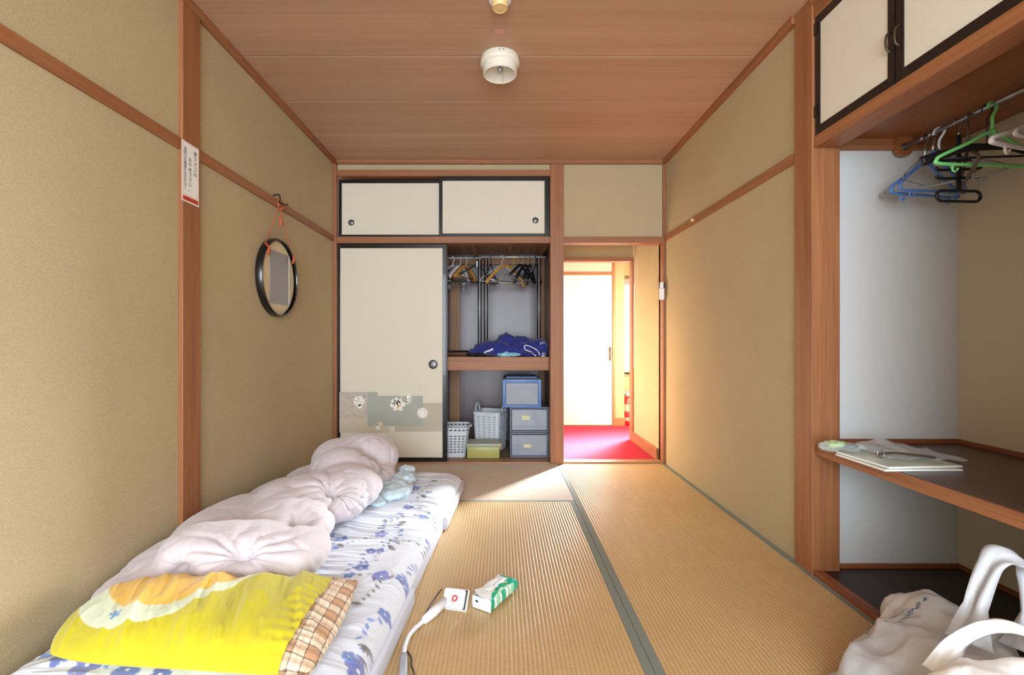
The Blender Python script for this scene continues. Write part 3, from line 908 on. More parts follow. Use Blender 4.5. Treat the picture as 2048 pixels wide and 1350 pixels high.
# two-tier clear drawer stack
e = empty('drawer_chest', (0.245, 4.2, FZ), 'two-tier smoky clear plastic drawer chest by the closet post', 'drawers')
x0, x1, y0, y1 = 0.085, 0.412, 3.985, 4.40
for k in range(2):
    zb = FZ + k * 0.215
    mb = MB()
    mb.box(x0, x0 + 0.012, y0, y1, zb, zb + 0.21, 0.003); mb.box(x1 - 0.012, x1, y0, y1, zb, zb + 0.21, 0.003)
    mb.box(x0 + 0.012, x1 - 0.012, y0 + 0.01, y1, zb + 0.196, zb + 0.21, 0.003); mb.box(x0 + 0.012, x1 - 0.012, y0, y1, zb, zb + 0.012, 0.003)
    mb.box(x0 + 0.012, x1 - 0.012, y1 - 0.01, y1, zb + 0.012, zb + 0.196)
    f = mb.build('case', M['smoke_clear'], e)
    dr = MB().box(x0 + 0.015, x1 - 0.015, y0 - 0.004, y0 + 0.004, zb + 0.018, zb + 0.192, 0.003)
    dr.box(x0 + 0.02, x1 - 0.02, y0 - 0.014, y0 - 0.004, zb + 0.022, zb + 0.05, 0.004)
    dr.box(x0 + 0.02, x0 + 0.024, y0, y1 - 0.03, zb + 0.02, zb + 0.16); dr.box(x1 - 0.024, x1 - 0.02, y0, y1 - 0.03, zb + 0.02, zb + 0.16)
    dr.box(x0 + 0.02, x1 - 0.02, y0, y1 - 0.03, zb + 0.018, zb + 0.022)
    d = dr.build('drawer', M['front_clear'], e)
    B('sticker', 0.20 + k * -0.015, 0.262 + k * -0.01, y0 - 0.0065, y0 - 0.0045, zb + 0.085 + k * 0.02, zb + 0.115 + k * 0.025, plain('pale_yellow_sticker_%d' % k, (214, 214, 170), 0.7), d)
# blue framed box on top
e = empty('storage_box', (0.19, 4.15, FZ + 0.43), 'blue-framed drawer box with clear front and dark lid, atop the clear drawers', 'box')
x0, x1, y0, y1, z0 = 0.022, 0.348, 3.965, 4.30, FZ + 0.4255
mb = MB()
mb.box(x0, x0 + 0.026, y0, y0 + 0.03, z0, z0 + 0.235, 0.005); mb.box(x1 - 0.026, x1, y0, y0 + 0.03, z0, z0 + 0.235, 0.005)
mb.box(x0 + 0.02, x1 - 0.02, y0, y0 + 0.03, z0, z0 + 0.022, 0.004); mb.box(x0 + 0.02, x1 - 0.02, y0, y0 + 0.03, z0 + 0.205, z0 + 0.235, 0.004)
mb.build('frame', M['blue_plastic'], e, smooth=True, angle=40)
B('drawer_front', x0 + 0.028, x1 - 0.028, y0 + 0.006, y0 + 0.012, z0 + 0.024, z0 + 0.204, M['front_clear'], e, 0.002)
B('handle', 0.10, 0.26, y0 - 0.008, y0 + 0.002, z0 + 0.006, z0 + 0.018, M['blue_plastic'], e, 0.002)
mb = MB(); mb.box(x0 + 0.004, x0 + 0.01, y0 + 0.03, y1, z0, z0 + 0.225); mb.box(x1 - 0.01, x1 - 0.004, y0 + 0.03, y1, z0, z0 + 0.225)
mb.box(x0 + 0.01, x1 - 0.01, y1 - 0.006, y1, z0, z0 + 0.225); mb.box(x0 + 0.01, x1 - 0.01, y0 + 0.03, y1, z0, z0 + 0.006)
mb.build('case', M['smoke_clear'], e)
B('lid', x0 + 0.01, x1 - 0.01, y0 + 0.005, y1 + 0.004, z0 + 0.232, z0 + 0.246, M['black_plastic'], e, 0.003)
B('lid_rim', x0 + 0.03, x1 - 0.03, y0 + 0.05, y1 - 0.01, z0 + 0.244, z0 + 0.256, M['blue_plastic'], e, 0.003)

# ---------------------------------------------------------------- heap of blue clothes on the closet shelf
ZS = 0.8675
def cloth_disp(seed, a=0.012, f=9.0):
    def d(c, n):
        p = Vector((c.x, c.y, c.z))
        r1 = 1 - abs(N(p, f, seed)) * 2.4
        r2 = 1 - abs(N(p, f * 2.3, seed + 5)) * 2.4
        k1 = math.exp(-(N(p, f * 0.8, seed + 2) / 0.07) ** 2) + 0.6 * math.exp(-(N(p, f * 1.9, seed + 6) / 0.09) ** 2)
        return a * (r1 + 0.5 * r2) - a * 0.8 - a * 0.9 * k1
    return d
cl = empty('clothes_heap', (0.1, 4.1, ZS), 'crumpled heap of royal blue sportswear with white piping on the closet shelf', 'clothes')
def ch(u, v, y=4.08): return ((u - 1000) * y / 943, y, 1 + (682 - v) * y / 943)
bc = blob('blue_jacket', [((-0.02, 4.08, 0.93), (.20, .15, .075), .2), ((0.045, 4.09, 1.0), (.07, .08, .07), .3), ((0.045, 4.09, 1.035), (.028, .03, .04), 0),
      ((0.23, 4.09, 0.94), (.17, .16, .085), 0), ((0.18, 4.08, 1.0), (.11, .1, .045), 0), ((0.34, 4.08, .93), (.085, .13, .09), 0), ((-0.15, 4.08, .93), (.08, .1, .05), 0)],
      0.0075, M['blue_cloth'], cloth_disp(3.1, 0.017, 7), 2, cl, zmin=ZS)
sl = blob('blue_sleeve', [((-0.19, 4.04, 0.91), (.09, .05, .03), .5), ((-0.12, 4.05, .92), (.08, .06, .035), .1)], 0.007, M['blue_cloth'], cloth_disp(7, 0.008, 16), 2, cl, zmin=ZS)
blob('pale_blue_lining', [((0.07, 3.965, .885), (.11, .03, .022), 0), ((0.05, 3.97, 0.905), (.018, .02, .02), 0)], 0.006, M['cyan_cloth'], cloth_disp(2, 0.005, 20), 2, cl, zmin=ZS)
def drape(o, target, direction, off):
    d = Vector(direction).normalized()
    bm = bmesh.new(); bm.from_mesh(o.data)
    for v in bm.verts:
        ok, loc, nor, _ = target.ray_cast(v.co, d)
        if ok: v.co = loc - d * off
    bm.to_mesh(o.data); bm.free()
def ribbon_on(name, pts, wd, mat, target, parent, direction=(0, 1, -0.15)):
    P = smooth_path(pts, 8)
    vs = []; fs = []
    for i, p in enumerate(P):
        t = (P[min(i + 1, len(P) - 1)] - P[max(i - 1, 0)]).normalized()
        s_ = t.cross(Vector(direction)).normalized() * wd / 2
        vs += [p - s_, p + s_]
    fs = [(2 * i, 2 * i + 1, 2 * i + 3, 2 * i + 2) for i in range(len(P) - 1)]
    o = MB().add(vs, fs).build(name, mat, parent, rec=False)
    drape(o, target, direction, 0.003)
    return o
def cf(u, v): return Vector(((u - 1000) * 3.9 / 943, 3.88, 1 + (682 - v) * 3.95 / 943))
ribbon_on('white_piping', [cf(1070, 712), cf(1071, 706), cf(1064, 702), cf(1052, 698), cf(1049, 692), cf(1053, 689), cf(1066, 693), cf(1078, 700), cf(1082, 710), cf(1089, 712)], 0.008, M['piping'], bc, cl)
ribbon_on('white_piping', [cf(969, 706), cf(970, 702), cf(980, 699), cf(986, 696)], 0.014, M['piping'], bc, cl)
for (u, v) in ((1086, 683), (1091, 704)):
    for k in range(4):
        ribbon_on('white_emblem', [cf(u - 4 + 2.6 * k, v + 3 - k * .6), cf(u - 4 + 2.6 * k, v - 2 - k * .6)], 0.005, M['piping'], bc, cl)
bk = blob('black_shirt', [((-0.225, 4.05, 0.885), (.075, .07, .022), 0), ((-0.16, 4.0, .885), (.05, .045, .022), 0)], 0.007, M['black_cloth'], cloth_disp(9, 0.006, 18), 2, None, zmin=ZS)
tag(bk, 'small black garment bunched left of the blue clothes', 'clothes')
# ---------------------------------------------------------------- doorway and corridor objects
e = S(empty('door_5', (0.95, 5.52, 0.02))); e['label'] = 'white corridor door beyond the doorway with a small brass handle'
B('panel', 0.52, 1.311, 5.515, 5.53, 0.018, 1.772, M['white_door'], e, 0.002)
MB().tube(smooth_path([(1.285, 5.513, 0.92), (1.285, 5.487, 0.905), (1.285, 5.48, 0.85), (1.285, 5.487, 0.795), (1.285, 5.513, 0.78)], 5), 0.006, 8).build('handle', M['brass'], e, smooth=True)
B('handle_plate', 1.272, 1.298, 5.511, 5.515, 0.765, 0.935, M['brass'], e, 0.001)
S(B('panel_over_door', 0.52, 1.312, 5.515, 5.53, 1.806, 1.94, M['fusuma']))
e = S(empty('window_1', (1.9, 5.7, 0.6))); e['label'] = 'narrowly seen bright corridor window with grey frame'
B('pane', 1.455, 2.5, 5.70, 5.705, 0.66, 1.70, M['day_pane'], e)
B('frame', 1.455, 2.5, 5.68, 5.71, 1.68, 1.75, M['grey_plastic'], e, 0.002)
B('frame', 1.455, 2.5, 5.68, 5.71, 0.60, 0.655, M['grey_plastic'], e, 0.002)
B('sill', 1.455, 2.5, 5.665, 5.70, 0.575, 0.597, M['wood_x'], e, 0.002)
B('head', 1.455, 2.5, 5.665, 5.70, 1.752, 1.775, M['wood_x'], e, 0.002)
# red fire extinguisher
M['ext_red'] = plain('extinguisher_red', (205, 30, 34), 0.25, coat=0.5)
M['ext_label'] = plain('extinguisher_label', (186, 172, 152), 0.5)
ex, ey = 1.518, 5.60
e = empty('fire_extinguisher', (ex, ey, 0.006), 'red fire extinguisher standing on the corridor carpet by the far jamb', 'fire extinguisher')
MB().lathe([(0.05, 0.006), (0.058, 0.012), (0.060, 0.03), (0.060, 0.29), (0.052, 0.325), (0.03, 0.345), (0.018, 0.35)], (ex, ey, 0), 'z', 28).build('cylinder', M['ext_red'], e, smooth=True, angle=60)
MB().lathe([(0.0607, 0.17), (0.0607, 0.255)], (ex, ey, 0), 'z', 28, False, False).build('label_band', M['ext_label'], e, smooth=True)
MB().lathe([(0.0607, 0.06), (0.0607, 0.10)], (ex, ey, 0), 'z', 28, False, False).build('label_band', M['ext_label'], e, smooth=True)
MB().lathe([(0.02, 0.345), (0.024, 0.352), (0.024, 0.372), (0.012, 0.38), (0.012, 0.392)], (ex, ey, 0), 'z', 16).build('collar', M['white_plastic'], e, smooth=True, angle=50)
MB().box(ex - 0.035, ex + 0.06, ey - 0.01, ey + 0.01, 0.386, 0.398, 0.002).build('lower_lever', M['grey_plastic'], e)
MB().prism([(ex - 0.03, 0.402), (ex + 0.06, 0.415), (ex + 0.06, 0.425), (ex - 0.03, 0.412)], ey - 0.01, ey + 0.01, 'y').build('upper_lever', M['grey_plastic'], e)
MB().lathe([(0.012, 0), (0.012, 0.012)], (ex - 0.04, ey - 0.012, 0.385), 'y', 16).build('gauge', M['steel'], e, smooth=True, angle=40)
MB().tube(smooth_path([(ex + 0.02, ey - 0.02, 0.385), (ex + 0.06, ey - 0.05, 0.36), (ex + 0.07, ey - 0.05, 0.26), (ex + 0.05, ey - 0.064, 0.12)], 6), 0.008, 8).build('hose', M['black_plastic'], e, smooth=True)
# switch on the doorway post
e = empty('light_switch', (1.31, YB - 0.03, 1.34), 'small white wall switch on the doorway post', 'switch')
B('plate', 1.292, 1.326, YB - 0.045, YB - 0.0225, 1.335, 1.425, M['white_plastic'], e, 0.002)
B('plate', 1.296, 1.322, YB - 0.04, YB - 0.0225, 1.427, 1.475, M['white_plastic'], e, 0.002)
B('rocker', 1.300, 1.318, YB - 0.048, YB - 0.045, 1.36, 1.40, M['white_plastic'], e, 0.001)
B('button', 1.322, 1.336, YB - 0.036, YB - 0.0225, 1.43, 1.472, M['black_plastic'], e, 0.001)
# round peg on the right rail
pg = MB().lathe([(0.008, 0.0), (0.011, -0.004), (0.011, -0.012), (0.006, -0.02)], (XR - 0.013, 3.25, 1.833), 'x', 16).build('coat_peg', M['cream_plastic'], smooth=True)
tag(pg, 'small pale knob on the right wall rail', 'knob')

# ---------------------------------------------------------------- doors of the upper alcove cupboard
def cup_door(name, label, y0, y1, hy):
    z0, z1 = 1.873, 2.374
    e = S(empty(name, (XR, (y0 + y1) / 2, z0))); e['label'] = label
    x = XR - 0.006
    B('panel', x + 0.004, x + 0.016, y0 + 0.02, y1 - 0.02, z0 + 0.02, z1 - 0.02, M['fusuma'], e)
    for a, b in ((y0, y0 + 0.03), (y1 - 0.03, y1)):
        B('stile', x, x + 0.02, a, b, z0, z1, M['black'], e, 0.002)
    for a, b in ((z0, z0 + 0.036), (z1 - 0.036, z1)):
        B('rail', x, x + 0.02, y0 + 0.03, y1 - 0.03, a, b, M['black'], e, 0.002)
    MB().tube(smooth_path([(x, hy, 2.06), (x - 0.014, hy, 2.05), (x - 0.018, hy, 2.025), (x - 0.014, hy, 2.0), (x, hy, 1.99)], 4), 0.0035, 8).build('handle', M['brass'], e, smooth=True)
    return e
cup_door('door_6', 'far cream cupboard door in black frame above the alcove', 1.602, 2.008, 1.618)
cup_door('door_7', 'near cream cupboard door in black frame above the alcove', 1.19, 1.598, 1.582)
for z in (2.30, 1.95):
    S(B('trim_hinge_%d' % int(z * 100), XR - 0.009, XR - 0.005, 1.99, 2.012, z, z + 0.05, M['black'])) 

# ---------------------------------------------------------------- alcove shelf and rail
sf = S(empty('shelf_alcove', (XR, 1.1, 0.513))); sf['label'] = 'dark wooden shelf with a lighter front edge across the alcove'
B('board', XR + 0.012, AX, 1.15, AY, 0.518, 0.5565, M['shelf_dark'], sf, 0.002)
B('front_edge', XR - 0.004, XR + 0.0115, 1.161, 2.012, 0.514, 0.556, M['wood_y'], sf, 0.004)
S(B('trim_shelf_back', XR + 0.104, AX, AY - 0.014, AY, 0.5565, 0.575, M['wood_dark_x']))
S(B('trim_shelf_side', AX - 0.014, AX, 1.14, AY - 0.014, 0.5565, 0.575, M['wood_dark_y']))
S(B('trim_alcove_foot', XR + 0.104, AX, AY - 0.014, AY, 0.018, 0.034, M['wood_dark_x']))
RX, RZ = 1.728, 1.83
rl = empty('hanging_rail', (RX, 1.5, RZ), 'steel hanging rail under the alcove ceiling with a wooden end block', 'rail')
MB().tube([(RX, 1.141, RZ), (RX, 2.03, RZ)], 0.009, 12).build('rod', M['steel'], rl, smooth=True)
MB().lathe([(0.018, -0.02), (0.018, 0.0)], (RX, 2.03, RZ), 'y', 20).build('socket', M['steel'], rl, smooth=True, angle=40)
MB().prism([(RX - 0.035, RZ + 0.045), (RX - 0.035, RZ - 0.012)] + [(RX - 0.035 * math.cos(a), RZ - 0.012 - 0.026 * math.sin(a)) for a in np.linspace(0.15, PI - 0.15, 9)] + [(RX + 0.035, RZ - 0.012), (RX + 0.035, RZ + 0.045)], 2.011, 2.030, 'y').build('end_block', M['soffit'], rl)

def ah(label, kind, mat, u, rot, **k):
    return hanger(label, kind, M[mat], (RX, 943 * RX / (u - 1000), RZ - 0.008), rot, group='hangers on the alcove rail', **k)
ah('blue tubular hanger at the far end of the alcove rail, lowest corner to the left', 'plastic', 'blue_plastic', 1850, 12, width=0.34, h=0.135, drop=0.095, r=0.0062, hook=M['steel'])
b = ah('smaller blue tubular hanger turned sideways beside the first blue one', 'plastic', 'blue_plastic', 1866, 8, width=0.30, h=0.15, drop=0.075, r=0.0055, hook=M['steel'])
ah('thin steel wire hanger among the blue ones', 'wire', 'steel', 1849, 27, width=0.33, h=0.12, drop=0.07, r=0.0016)
ah('pale grey plastic hanger with a thick white hook behind the green one', 'plastic', 'grey_plastic', 1878, -58, width=0.36, h=0.12, drop=0.085, r=0.0055, hook=M['basket'])
ah('dark brown plastic hanger swung towards the alcove back', 'plastic', 'brown_plastic', 1936, 52, width=0.42, h=0.10, drop=0.115, r=0.0055)
ah('light green tubular hanger in the alcove', 'plastic', 'green_plastic', 1985, 4, width=0.42, h=0.115, drop=0.09, r=0.0062)
ah('wide black hanger with a broad black hook in the alcove', 'wood', 'black_plastic', 1974, -5, width=0.42, h=0.06, drop=0.125, hook=M['black_plastic'])
ah('white tubular hanger nearest to the room in the alcove', 'plastic', 'white_plastic', 2076, 16, width=0.44, h=0.085, drop=0.125, r=0.0072)
ah('second white tubular hanger, cut off at the picture edge', 'plastic', 'basket', 2130, 12, width=0.40, h=0.09, drop=0.12, r=0.006)
ah('hazy clear hanger cut off at the right picture edge', 'wood', 'hazy_hanger', 2104, 30, width=0.36, h=0.08, drop=0.04, hook=M['white_plastic'])
# black tie hanger: spine with rungs and a loop
ty = 943 * RX / 917.0
e = empty('tie_hanger', (0, 0, 0), 'black tie hanger with four rungs and an oval loop at its foot', 'hanger', 'hangers on the alcove rail')
MB().tube(hook_path(drop=0.05), 0.003, 8).build('hook', M['steel'], e, smooth=True)
B('spine', -0.008, 0.008, -0.004, 0.004, -0.262, -0.045, M['black_plastic'], e, 0.002).matrix_parent_inverse = Matrix.Identity(4)
for z in (-0.105, -0.14, -0.175, -0.207):
    MB().tube(smooth_path([(-0.088, 0, z + 0.008), (-0.078, 0, z - 0.004), (0, 0, z - 0.001), (0.078, 0, z + 0.004), (0.089, 0, z + 0.013)], 5), 0.0052, 8).build('rung', M['black_plastic'], e, smooth=True)
MB().tube([((0.066 if c > 0 else -0.066) + 0.022 * c, 0, -0.276 + 0.02 * s_) for c, s_ in [(math.cos(t), math.sin(t)) for t in np.linspace(0, 2 * PI, 32, endpoint=False) + 0.05]], 0.0055, 8, closed=True).build('loop', M['black_plastic'], e, smooth=True)
e.location = (RX, ty, RZ - 0.008); e.rotation_euler = (0, 0, 0.06)

# things on the alcove shelf
ZT = 0.557
mg_mat = plain('magazine_cover', (196, 204, 188), 0.35, var=0.35, bscale=9)
for k, (dz, dx, dy, rt) in enumerate(((0.0, 0.0, 0.0, 0), (0.0075, 0.012, 0.012, 0.05))):
    mb = MB().box(-0.135, 0.135, -0.115, 0.115, 0, 0.006, 0.001)
    mb.xf(Matrix.Translation((1.437 + dx, 1.715 + dy, ZT + dz + 0.0005)) @ Matrix.Rotation(0.02 + rt, 4, 'Z'))
    o = mb.build('magazine', M['paper'])
    tag(o, ('lower' if k == 0 else 'upper') + ' white-edged magazine of the two on the alcove shelf', 'magazine', 'magazines on the alcove shelf')
    c = MB().box(-0.131, 0.131, -0.111, 0.111, 0.006, 0.0066).xf(Matrix.Translation((1.437 + dx, 1.715 + dy, ZT + dz + 0.0005)) @ Matrix.Rotation(0.02 + rt, 4, 'Z')).build('cover', mg_mat, o)
zt = ZT + 0.0155
# curled clear plastic sleeve
nx, ny = 24, 16
U, V = np.meshgrid(np.linspace(0, 1, nx), np.linspace(0, 1, ny), indexing='ij')
P = np.stack([1.40 + 0.26 * U + 0.02 * V, 1.70 + 0.19 * V - 0.03 * U, zt + 0.004 + 0.035 * np.exp(-((U - 0.35) ** 2) * 9) * V ** 2 + 0.004 * np.sin(U * 19 + V * 7)], -1)
o = grid_mesh('plastic_sleeve', P, None, M['clear_film']); tag(o, 'curled clear plastic sleeve lying on the magazines', 'plastic sleeve')
sd = o.modifiers.new('s', 'SOLIDIFY'); sd.thickness = 0.0006
# brown strap with ring
P = smooth_path([(1.385, 1.73, zt + 0.012), (1.44, 1.725, zt + 0.018), (1.51, 1.71, zt + 0.014), (1.57, 1.70, zt + 0.008)], 8)
o = MB().tube(P, [0.014] * (len(P) - 3) + [0.013, 0.011, 0.007], 10, flat=0.28, up=(0, 0, 1)).build('strap', M['brown_plastic'], smooth=True)
tag(o, 'brown strap with a steel ring on the magazines', 'strap')
MB().tube([(1.385 + 0.013 * math.cos(a), 1.715, zt + 0.016 + 0.013 * math.sin(a)) for a in np.linspace(0, 2 * PI, 20, endpoint=False)], 0.0018, 6, closed=True).build('ring', M['steel'], o, smooth=True)
# scissors
e = empty('scissors', (1.36, 1.86, zt), 'black-handled scissors behind the green pouch', 'scissors')
for s_ in (-1, 1):
    MB().tube([(1.345 + 0.02 * math.cos(a) , 1.875 + s_ * 0.014 + 0.011 * math.sin(a), zt + 0.009 + 0.003 * s_) for a in np.linspace(0, 2 * PI, 18, endpoint=False)], 0.0036, 8, closed=True).build('grip', M['black_plastic'], e, smooth=True)
    MB().prism([(1.366, 1.872 + s_ * 0.004), (1.47, 1.866 - s_ * 0.002), (1.366, 1.866)], zt + 0.006 + 0.0015 * s_, zt + 0.0072 + 0.0015 * s_, 'z').build('blade', M['steel'], e)
# green pouch in clear wrap
e = empty('wrapped_pouch', (1.33, 1.89, ZT), 'crinkled clear bag holding a pale green pouch on the shelf end by the post', 'pouch')
blob('pale_green_pouch', [((1.335, 1.875, zt + 0.017), (.04, .03, .016), 0)], 0.004, plain('pale_green_pouch', (170, 205, 120), 0.35), cloth_disp(4, 0.003, 30), 2, e)
blob('dark_green_band', [((1.376, 1.845, zt + 0.014), (.03, .018, .012), 0)], 0.004, plain('dark_green_band', (22, 62, 48), 0.4), cloth_disp(5, 0.002, 30), 2, e)
blob('clear_wrap', [((1.325, 1.865, ZT + 0.026), (.065, .038, .022), -.1), ((1.38, 1.84, ZT + 0.026), (.05, .03, .018), 0)], 0.005, M['clear_film'], cloth_disp(8, 0.006, 22), 1, e)

# ---------------------------------------------------------------- ceiling fixtures
lx, ly = 0.0, 2.455
e = empty('ceiling_lamp', (lx, ly, CZ), 'round ivory ceiling lamp with a glass face and a pull wire', 'lamp')
MB().lathe([(0.098, CZ), (0.1, CZ - 0.01), (0.103, CZ - 0.03), (0.100, CZ - 0.038), (0.09, CZ - 0.045), (0.088, CZ - 0.083), (0.083, CZ - 0.086), (0.078, CZ - 0.082), (0.06, CZ - 0.05), (0.03, CZ - 0.03), (0.001, CZ - 0.028)], (lx, ly, 0), 'z', 48, False, False).build('housing', M['ivory_enamel'], e, smooth=True, angle=50)
MB().lathe([(0.077, CZ - 0.082), (0.05, CZ - 0.089), (0.02, CZ - 0.091), (0.001, CZ - 0.091)], (lx, ly, 0), 'z', 40, False, False).build('glass_face', M['glass'], e, smooth=True)
MB().lathe([(0.008, CZ - 0.03), (0.008, CZ - 0.05), (0.017, CZ - 0.055), (0.014, CZ - 0.066), (0.001, CZ - 0.076)], (lx, ly, 0), 'z', 20, False, False).build('bulb', M['steel'], e, smooth=True)
MB().tube([(lx + 0.016, ly - 0.02, CZ - 0.05), (lx + 0.016, ly + 0.02, CZ - 0.088), (lx + 0.015, ly + 0.02, CZ - 0.125)], 0.0016, 6).build('pull_wire', M['grey_plastic'], e)
for dx in (-0.002, 0.018):
    MB().lathe([(0.004, 0), (0.004, 0.004)], (lx + dx, ly - 0.104, CZ - 0.012), 'y', 10).build('screw', M['grey_plastic'], e)
lx, ly = 0.0, 2.02
e = empty('heat_detector', (lx, ly, CZ), 'cream round heat detector on a white base, at the top of the picture', 'detector')
MB().lathe([(0.05, CZ), (0.05, CZ - 0.008), (0.046, CZ - 0.014), (0.001, CZ - 0.014)], (lx, ly, 0), 'z', 36, False, False).build('base', M['white_plastic'], e, smooth=True, angle=50)
MB().lathe([(0.035, CZ - 0.013), (0.034, CZ - 0.042), (0.030, CZ - 0.046), (0.029, CZ - 0.044), (0.001, CZ - 0.046)], (lx, ly, 0), 'z', 36, False, False).build('sensor', M['cream_plastic'], e, smooth=True, angle=50)
o = B('ceiling_sticker', -0.023, 0.017, 2.225, 2.258, CZ - 0.001, CZ, plain('pink_sticker', (206, 152, 140), 0.7))
tag(o, 'small faded pink sticker on the ceiling before the lamp', 'sticker')

# ---------------------------------------------------------------- notice on the left post
fx = XL + 0.0204
e = empty('notice_sticker', (fx, 2.03, 1.59), 'tall white notice with Japanese writing and a red band on the left post', 'notice')
sy0, sy1, sz0, sz1 = 1.977, 2.089, 1.592, 1.848
B('sheet', fx, fx + 0.0006, sy0, sy1, sz0, sz1, M['paper'], e)
B('red_band', fx + 0.0007, fx + 0.0010, sy0 + 0.006, sy1 - 0.004, 1.598, 1.617, M['paper_red'], e)
def rrect(y0, y1, z0, z1, r):
    out = []
    for (cy, cz, a0) in ((y1 - r, z1 - r, 0), (y0 + r, z1 - r, 90), (y0 + r, z0 + r, 180), (y1 - r, z0 + r, 270)):
        for k in range(5):
            a = math.radians(a0 + k * 22.5)
            out.append((fx + 0.0009, cy + r * math.cos(a), cz + r * math.sin(a)))
    return out
MB().tube(rrect(sy0 + 0.007, sy1 - 0.006, 1.623, 1.843, 0.008), 0.0006, 4, closed=True).build('border_line', M['paper_line'], e)
def vtext(s, y, zs_, size, name='lettering'):
    for c, z in zip(s, zs_):
        Mx = Matrix.Translation((fx + 0.0011, y, z)) @ Matrix(((0, 0, 1, 0), (1, 0, 0, 0), (0, 1, 0, 0), (0, 0, 0, 1)))
        text_mesh(name, c, size, M['ink'], Mx, e, th=0.0001)
vtext('寝タバコは', 2.063, [1.815 - 0.0222 * i for i in range(5)], 0.021)
vtext('おやめ下さい。', 2.030, [1.778 - 0.0215 * i for i in range(7)], 0.021)
vtext('非常口の確認をお忘れなく', 1.998, [1.816 - 0.0153 * i for i in range(12)], 0.0165)
for k in range(9):
    y = sy0 + 0.014 + k * 0.0098
    B('band_mark', fx + 0.0011, fx + 0.0013, y, y + random.uniform(.004, .007), 1.6045, 1.6105, M['ink_red'], e)

# ---------------------------------------------------------------- round hanging mirror
my, mz, mr = 2.835, 1.378, 0.228
e = empty('hanging_mirror', (XL, my, mz), 'round black-rimmed wall mirror with a grey centre panel, hung by an orange cord', 'mirror')
mx = XL + 0.012
MB().lathe([(mr - 0.008, 0.022), (mr - 0.006, 0.03), (mr, 0.03), (mr + 0.006, 0.02), (mr + 0.006, -0.008), (mr - 0.008, -0.008)], (mx, my, mz), 'x', 72, False, False).build('rim', M['black'], e, smooth=True, angle=50)
MB().lathe([(0.001, 0.006), (mr - 0.006, 0.006), (mr - 0.006, -0.006)], (mx, my, mz), 'x', 72, False, False).build('backing_board', M['mat_board'], e)
B('glass_panel', mx + 0.007, mx + 0.012, my - 0.098, my + 0.135, mz - 0.155, mz + 0.155, M['mirror_grey'], e)
B('panel_edge', mx + 0.007, mx + 0.0135, my + 0.135, my + 0.143, mz - 0.155, mz + 0.155, M['paper'], e)
for s_ in (-1, 1):
    y = my + s_ * 0.16; z = mz + 0.162
    MB().tube([(mx + 0.032, y - 0.01, z - 0.05), (mx + 0.034, y, z - 0.01), (mx + 0.012, y, z + 0.018)], 0.009, 8, flat=0.6).build('cord_wrap', M['orange_cord'], e, smooth=True)
    MB().tube([(mx + 0.012, y, z + 0.015), (mx + 0.02, my + s_ * 0.01 - 0.01, 1.80)], 0.002, 6).build('cord', M['orange_cord'], e)
MB().tube(smooth_path([(mx + 0.02, my - 0.02, 1.80), (mx + 0.028, my - 0.03, 1.84), (mx + 0.03, my, 1.835), (mx + 0.028, my + 0.05, 1.825), (mx + 0.02, my + 0.0, 1.79)], 5), 0.005, 6).build('bow', M['orange_cord'], e, smooth=True)
MB().tube(smooth_path([(mx + 0.024, my - 0.02, 1.74), (mx + 0.028, my - 0.01, 1.72), (mx + 0.024, my - 0.014, 1.68)], 4), [0.008, 0.009, 0.008, 0.007, 0.006, 0.005, 0.005, 0.004, 0.004], 6).build('knot', M['orange_cord'], e, smooth=True)
hk = MB().tube(smooth_path([(XL + 0.01, my - 0.04, 1.862), (XL + 0.045, my - 0.04, 1.868), (XL + 0.052, my - 0.04, 1.84), (XL + 0.044, my - 0.035, 1.825), (XL + 0.055, my + 0.02, 1.822), (XL + 0.055, my + 0.055, 1.838)], 5), 0.0042, 8).build('wall_hook', M['pull_rim'], smooth=True)
tag(hk, 'dark metal hook over the left rail that carries the mirror', 'hook')

# ---------------------------------------------------------------- bed: tri-fold mattress, quilted pad, duvet, pillow
BO = Vector((-0.344, 1.412, 0)); da = Vector((0.062, 0.998, 0)).normalized(); db = Vector((-da.y, da.x, 0))
BM = Matrix(((da.x, db.x, 0, BO.x), (da.y, db.y, 0, BO.y), (0, 0, 1, 0), (0, 0, 0, 1)))
ZM = 0.0015
e = empty('folding_mattress', (-0.8, 2.1, ZM), 'thin grey-lilac three-fold foam mattress under the flowered pad', 'mattress')
for k, (l0, l1, off) in enumerate(((-0.33, 0.377, 0.0), (0.380, 1.068, 0.018), (1.071, 1.762, 0.0))):
    MB().box(l0, l1, off, 0.95 + off, ZM, 0.070, 0.014).xf(BM).build('foam_section', M['foam'], e, smooth=True)
# red-brown blanket corner peeping out
o = MB().box(1.35, 1.755, 0.045, 0.75, 0.071, 0.084, 0.005).xf(BM).build('folded_blanket', M['red_cloth'], smooth=True)
tag(o, 'red-brown patterned blanket edge showing beneath the far end of the flowered pad', 'blanket')

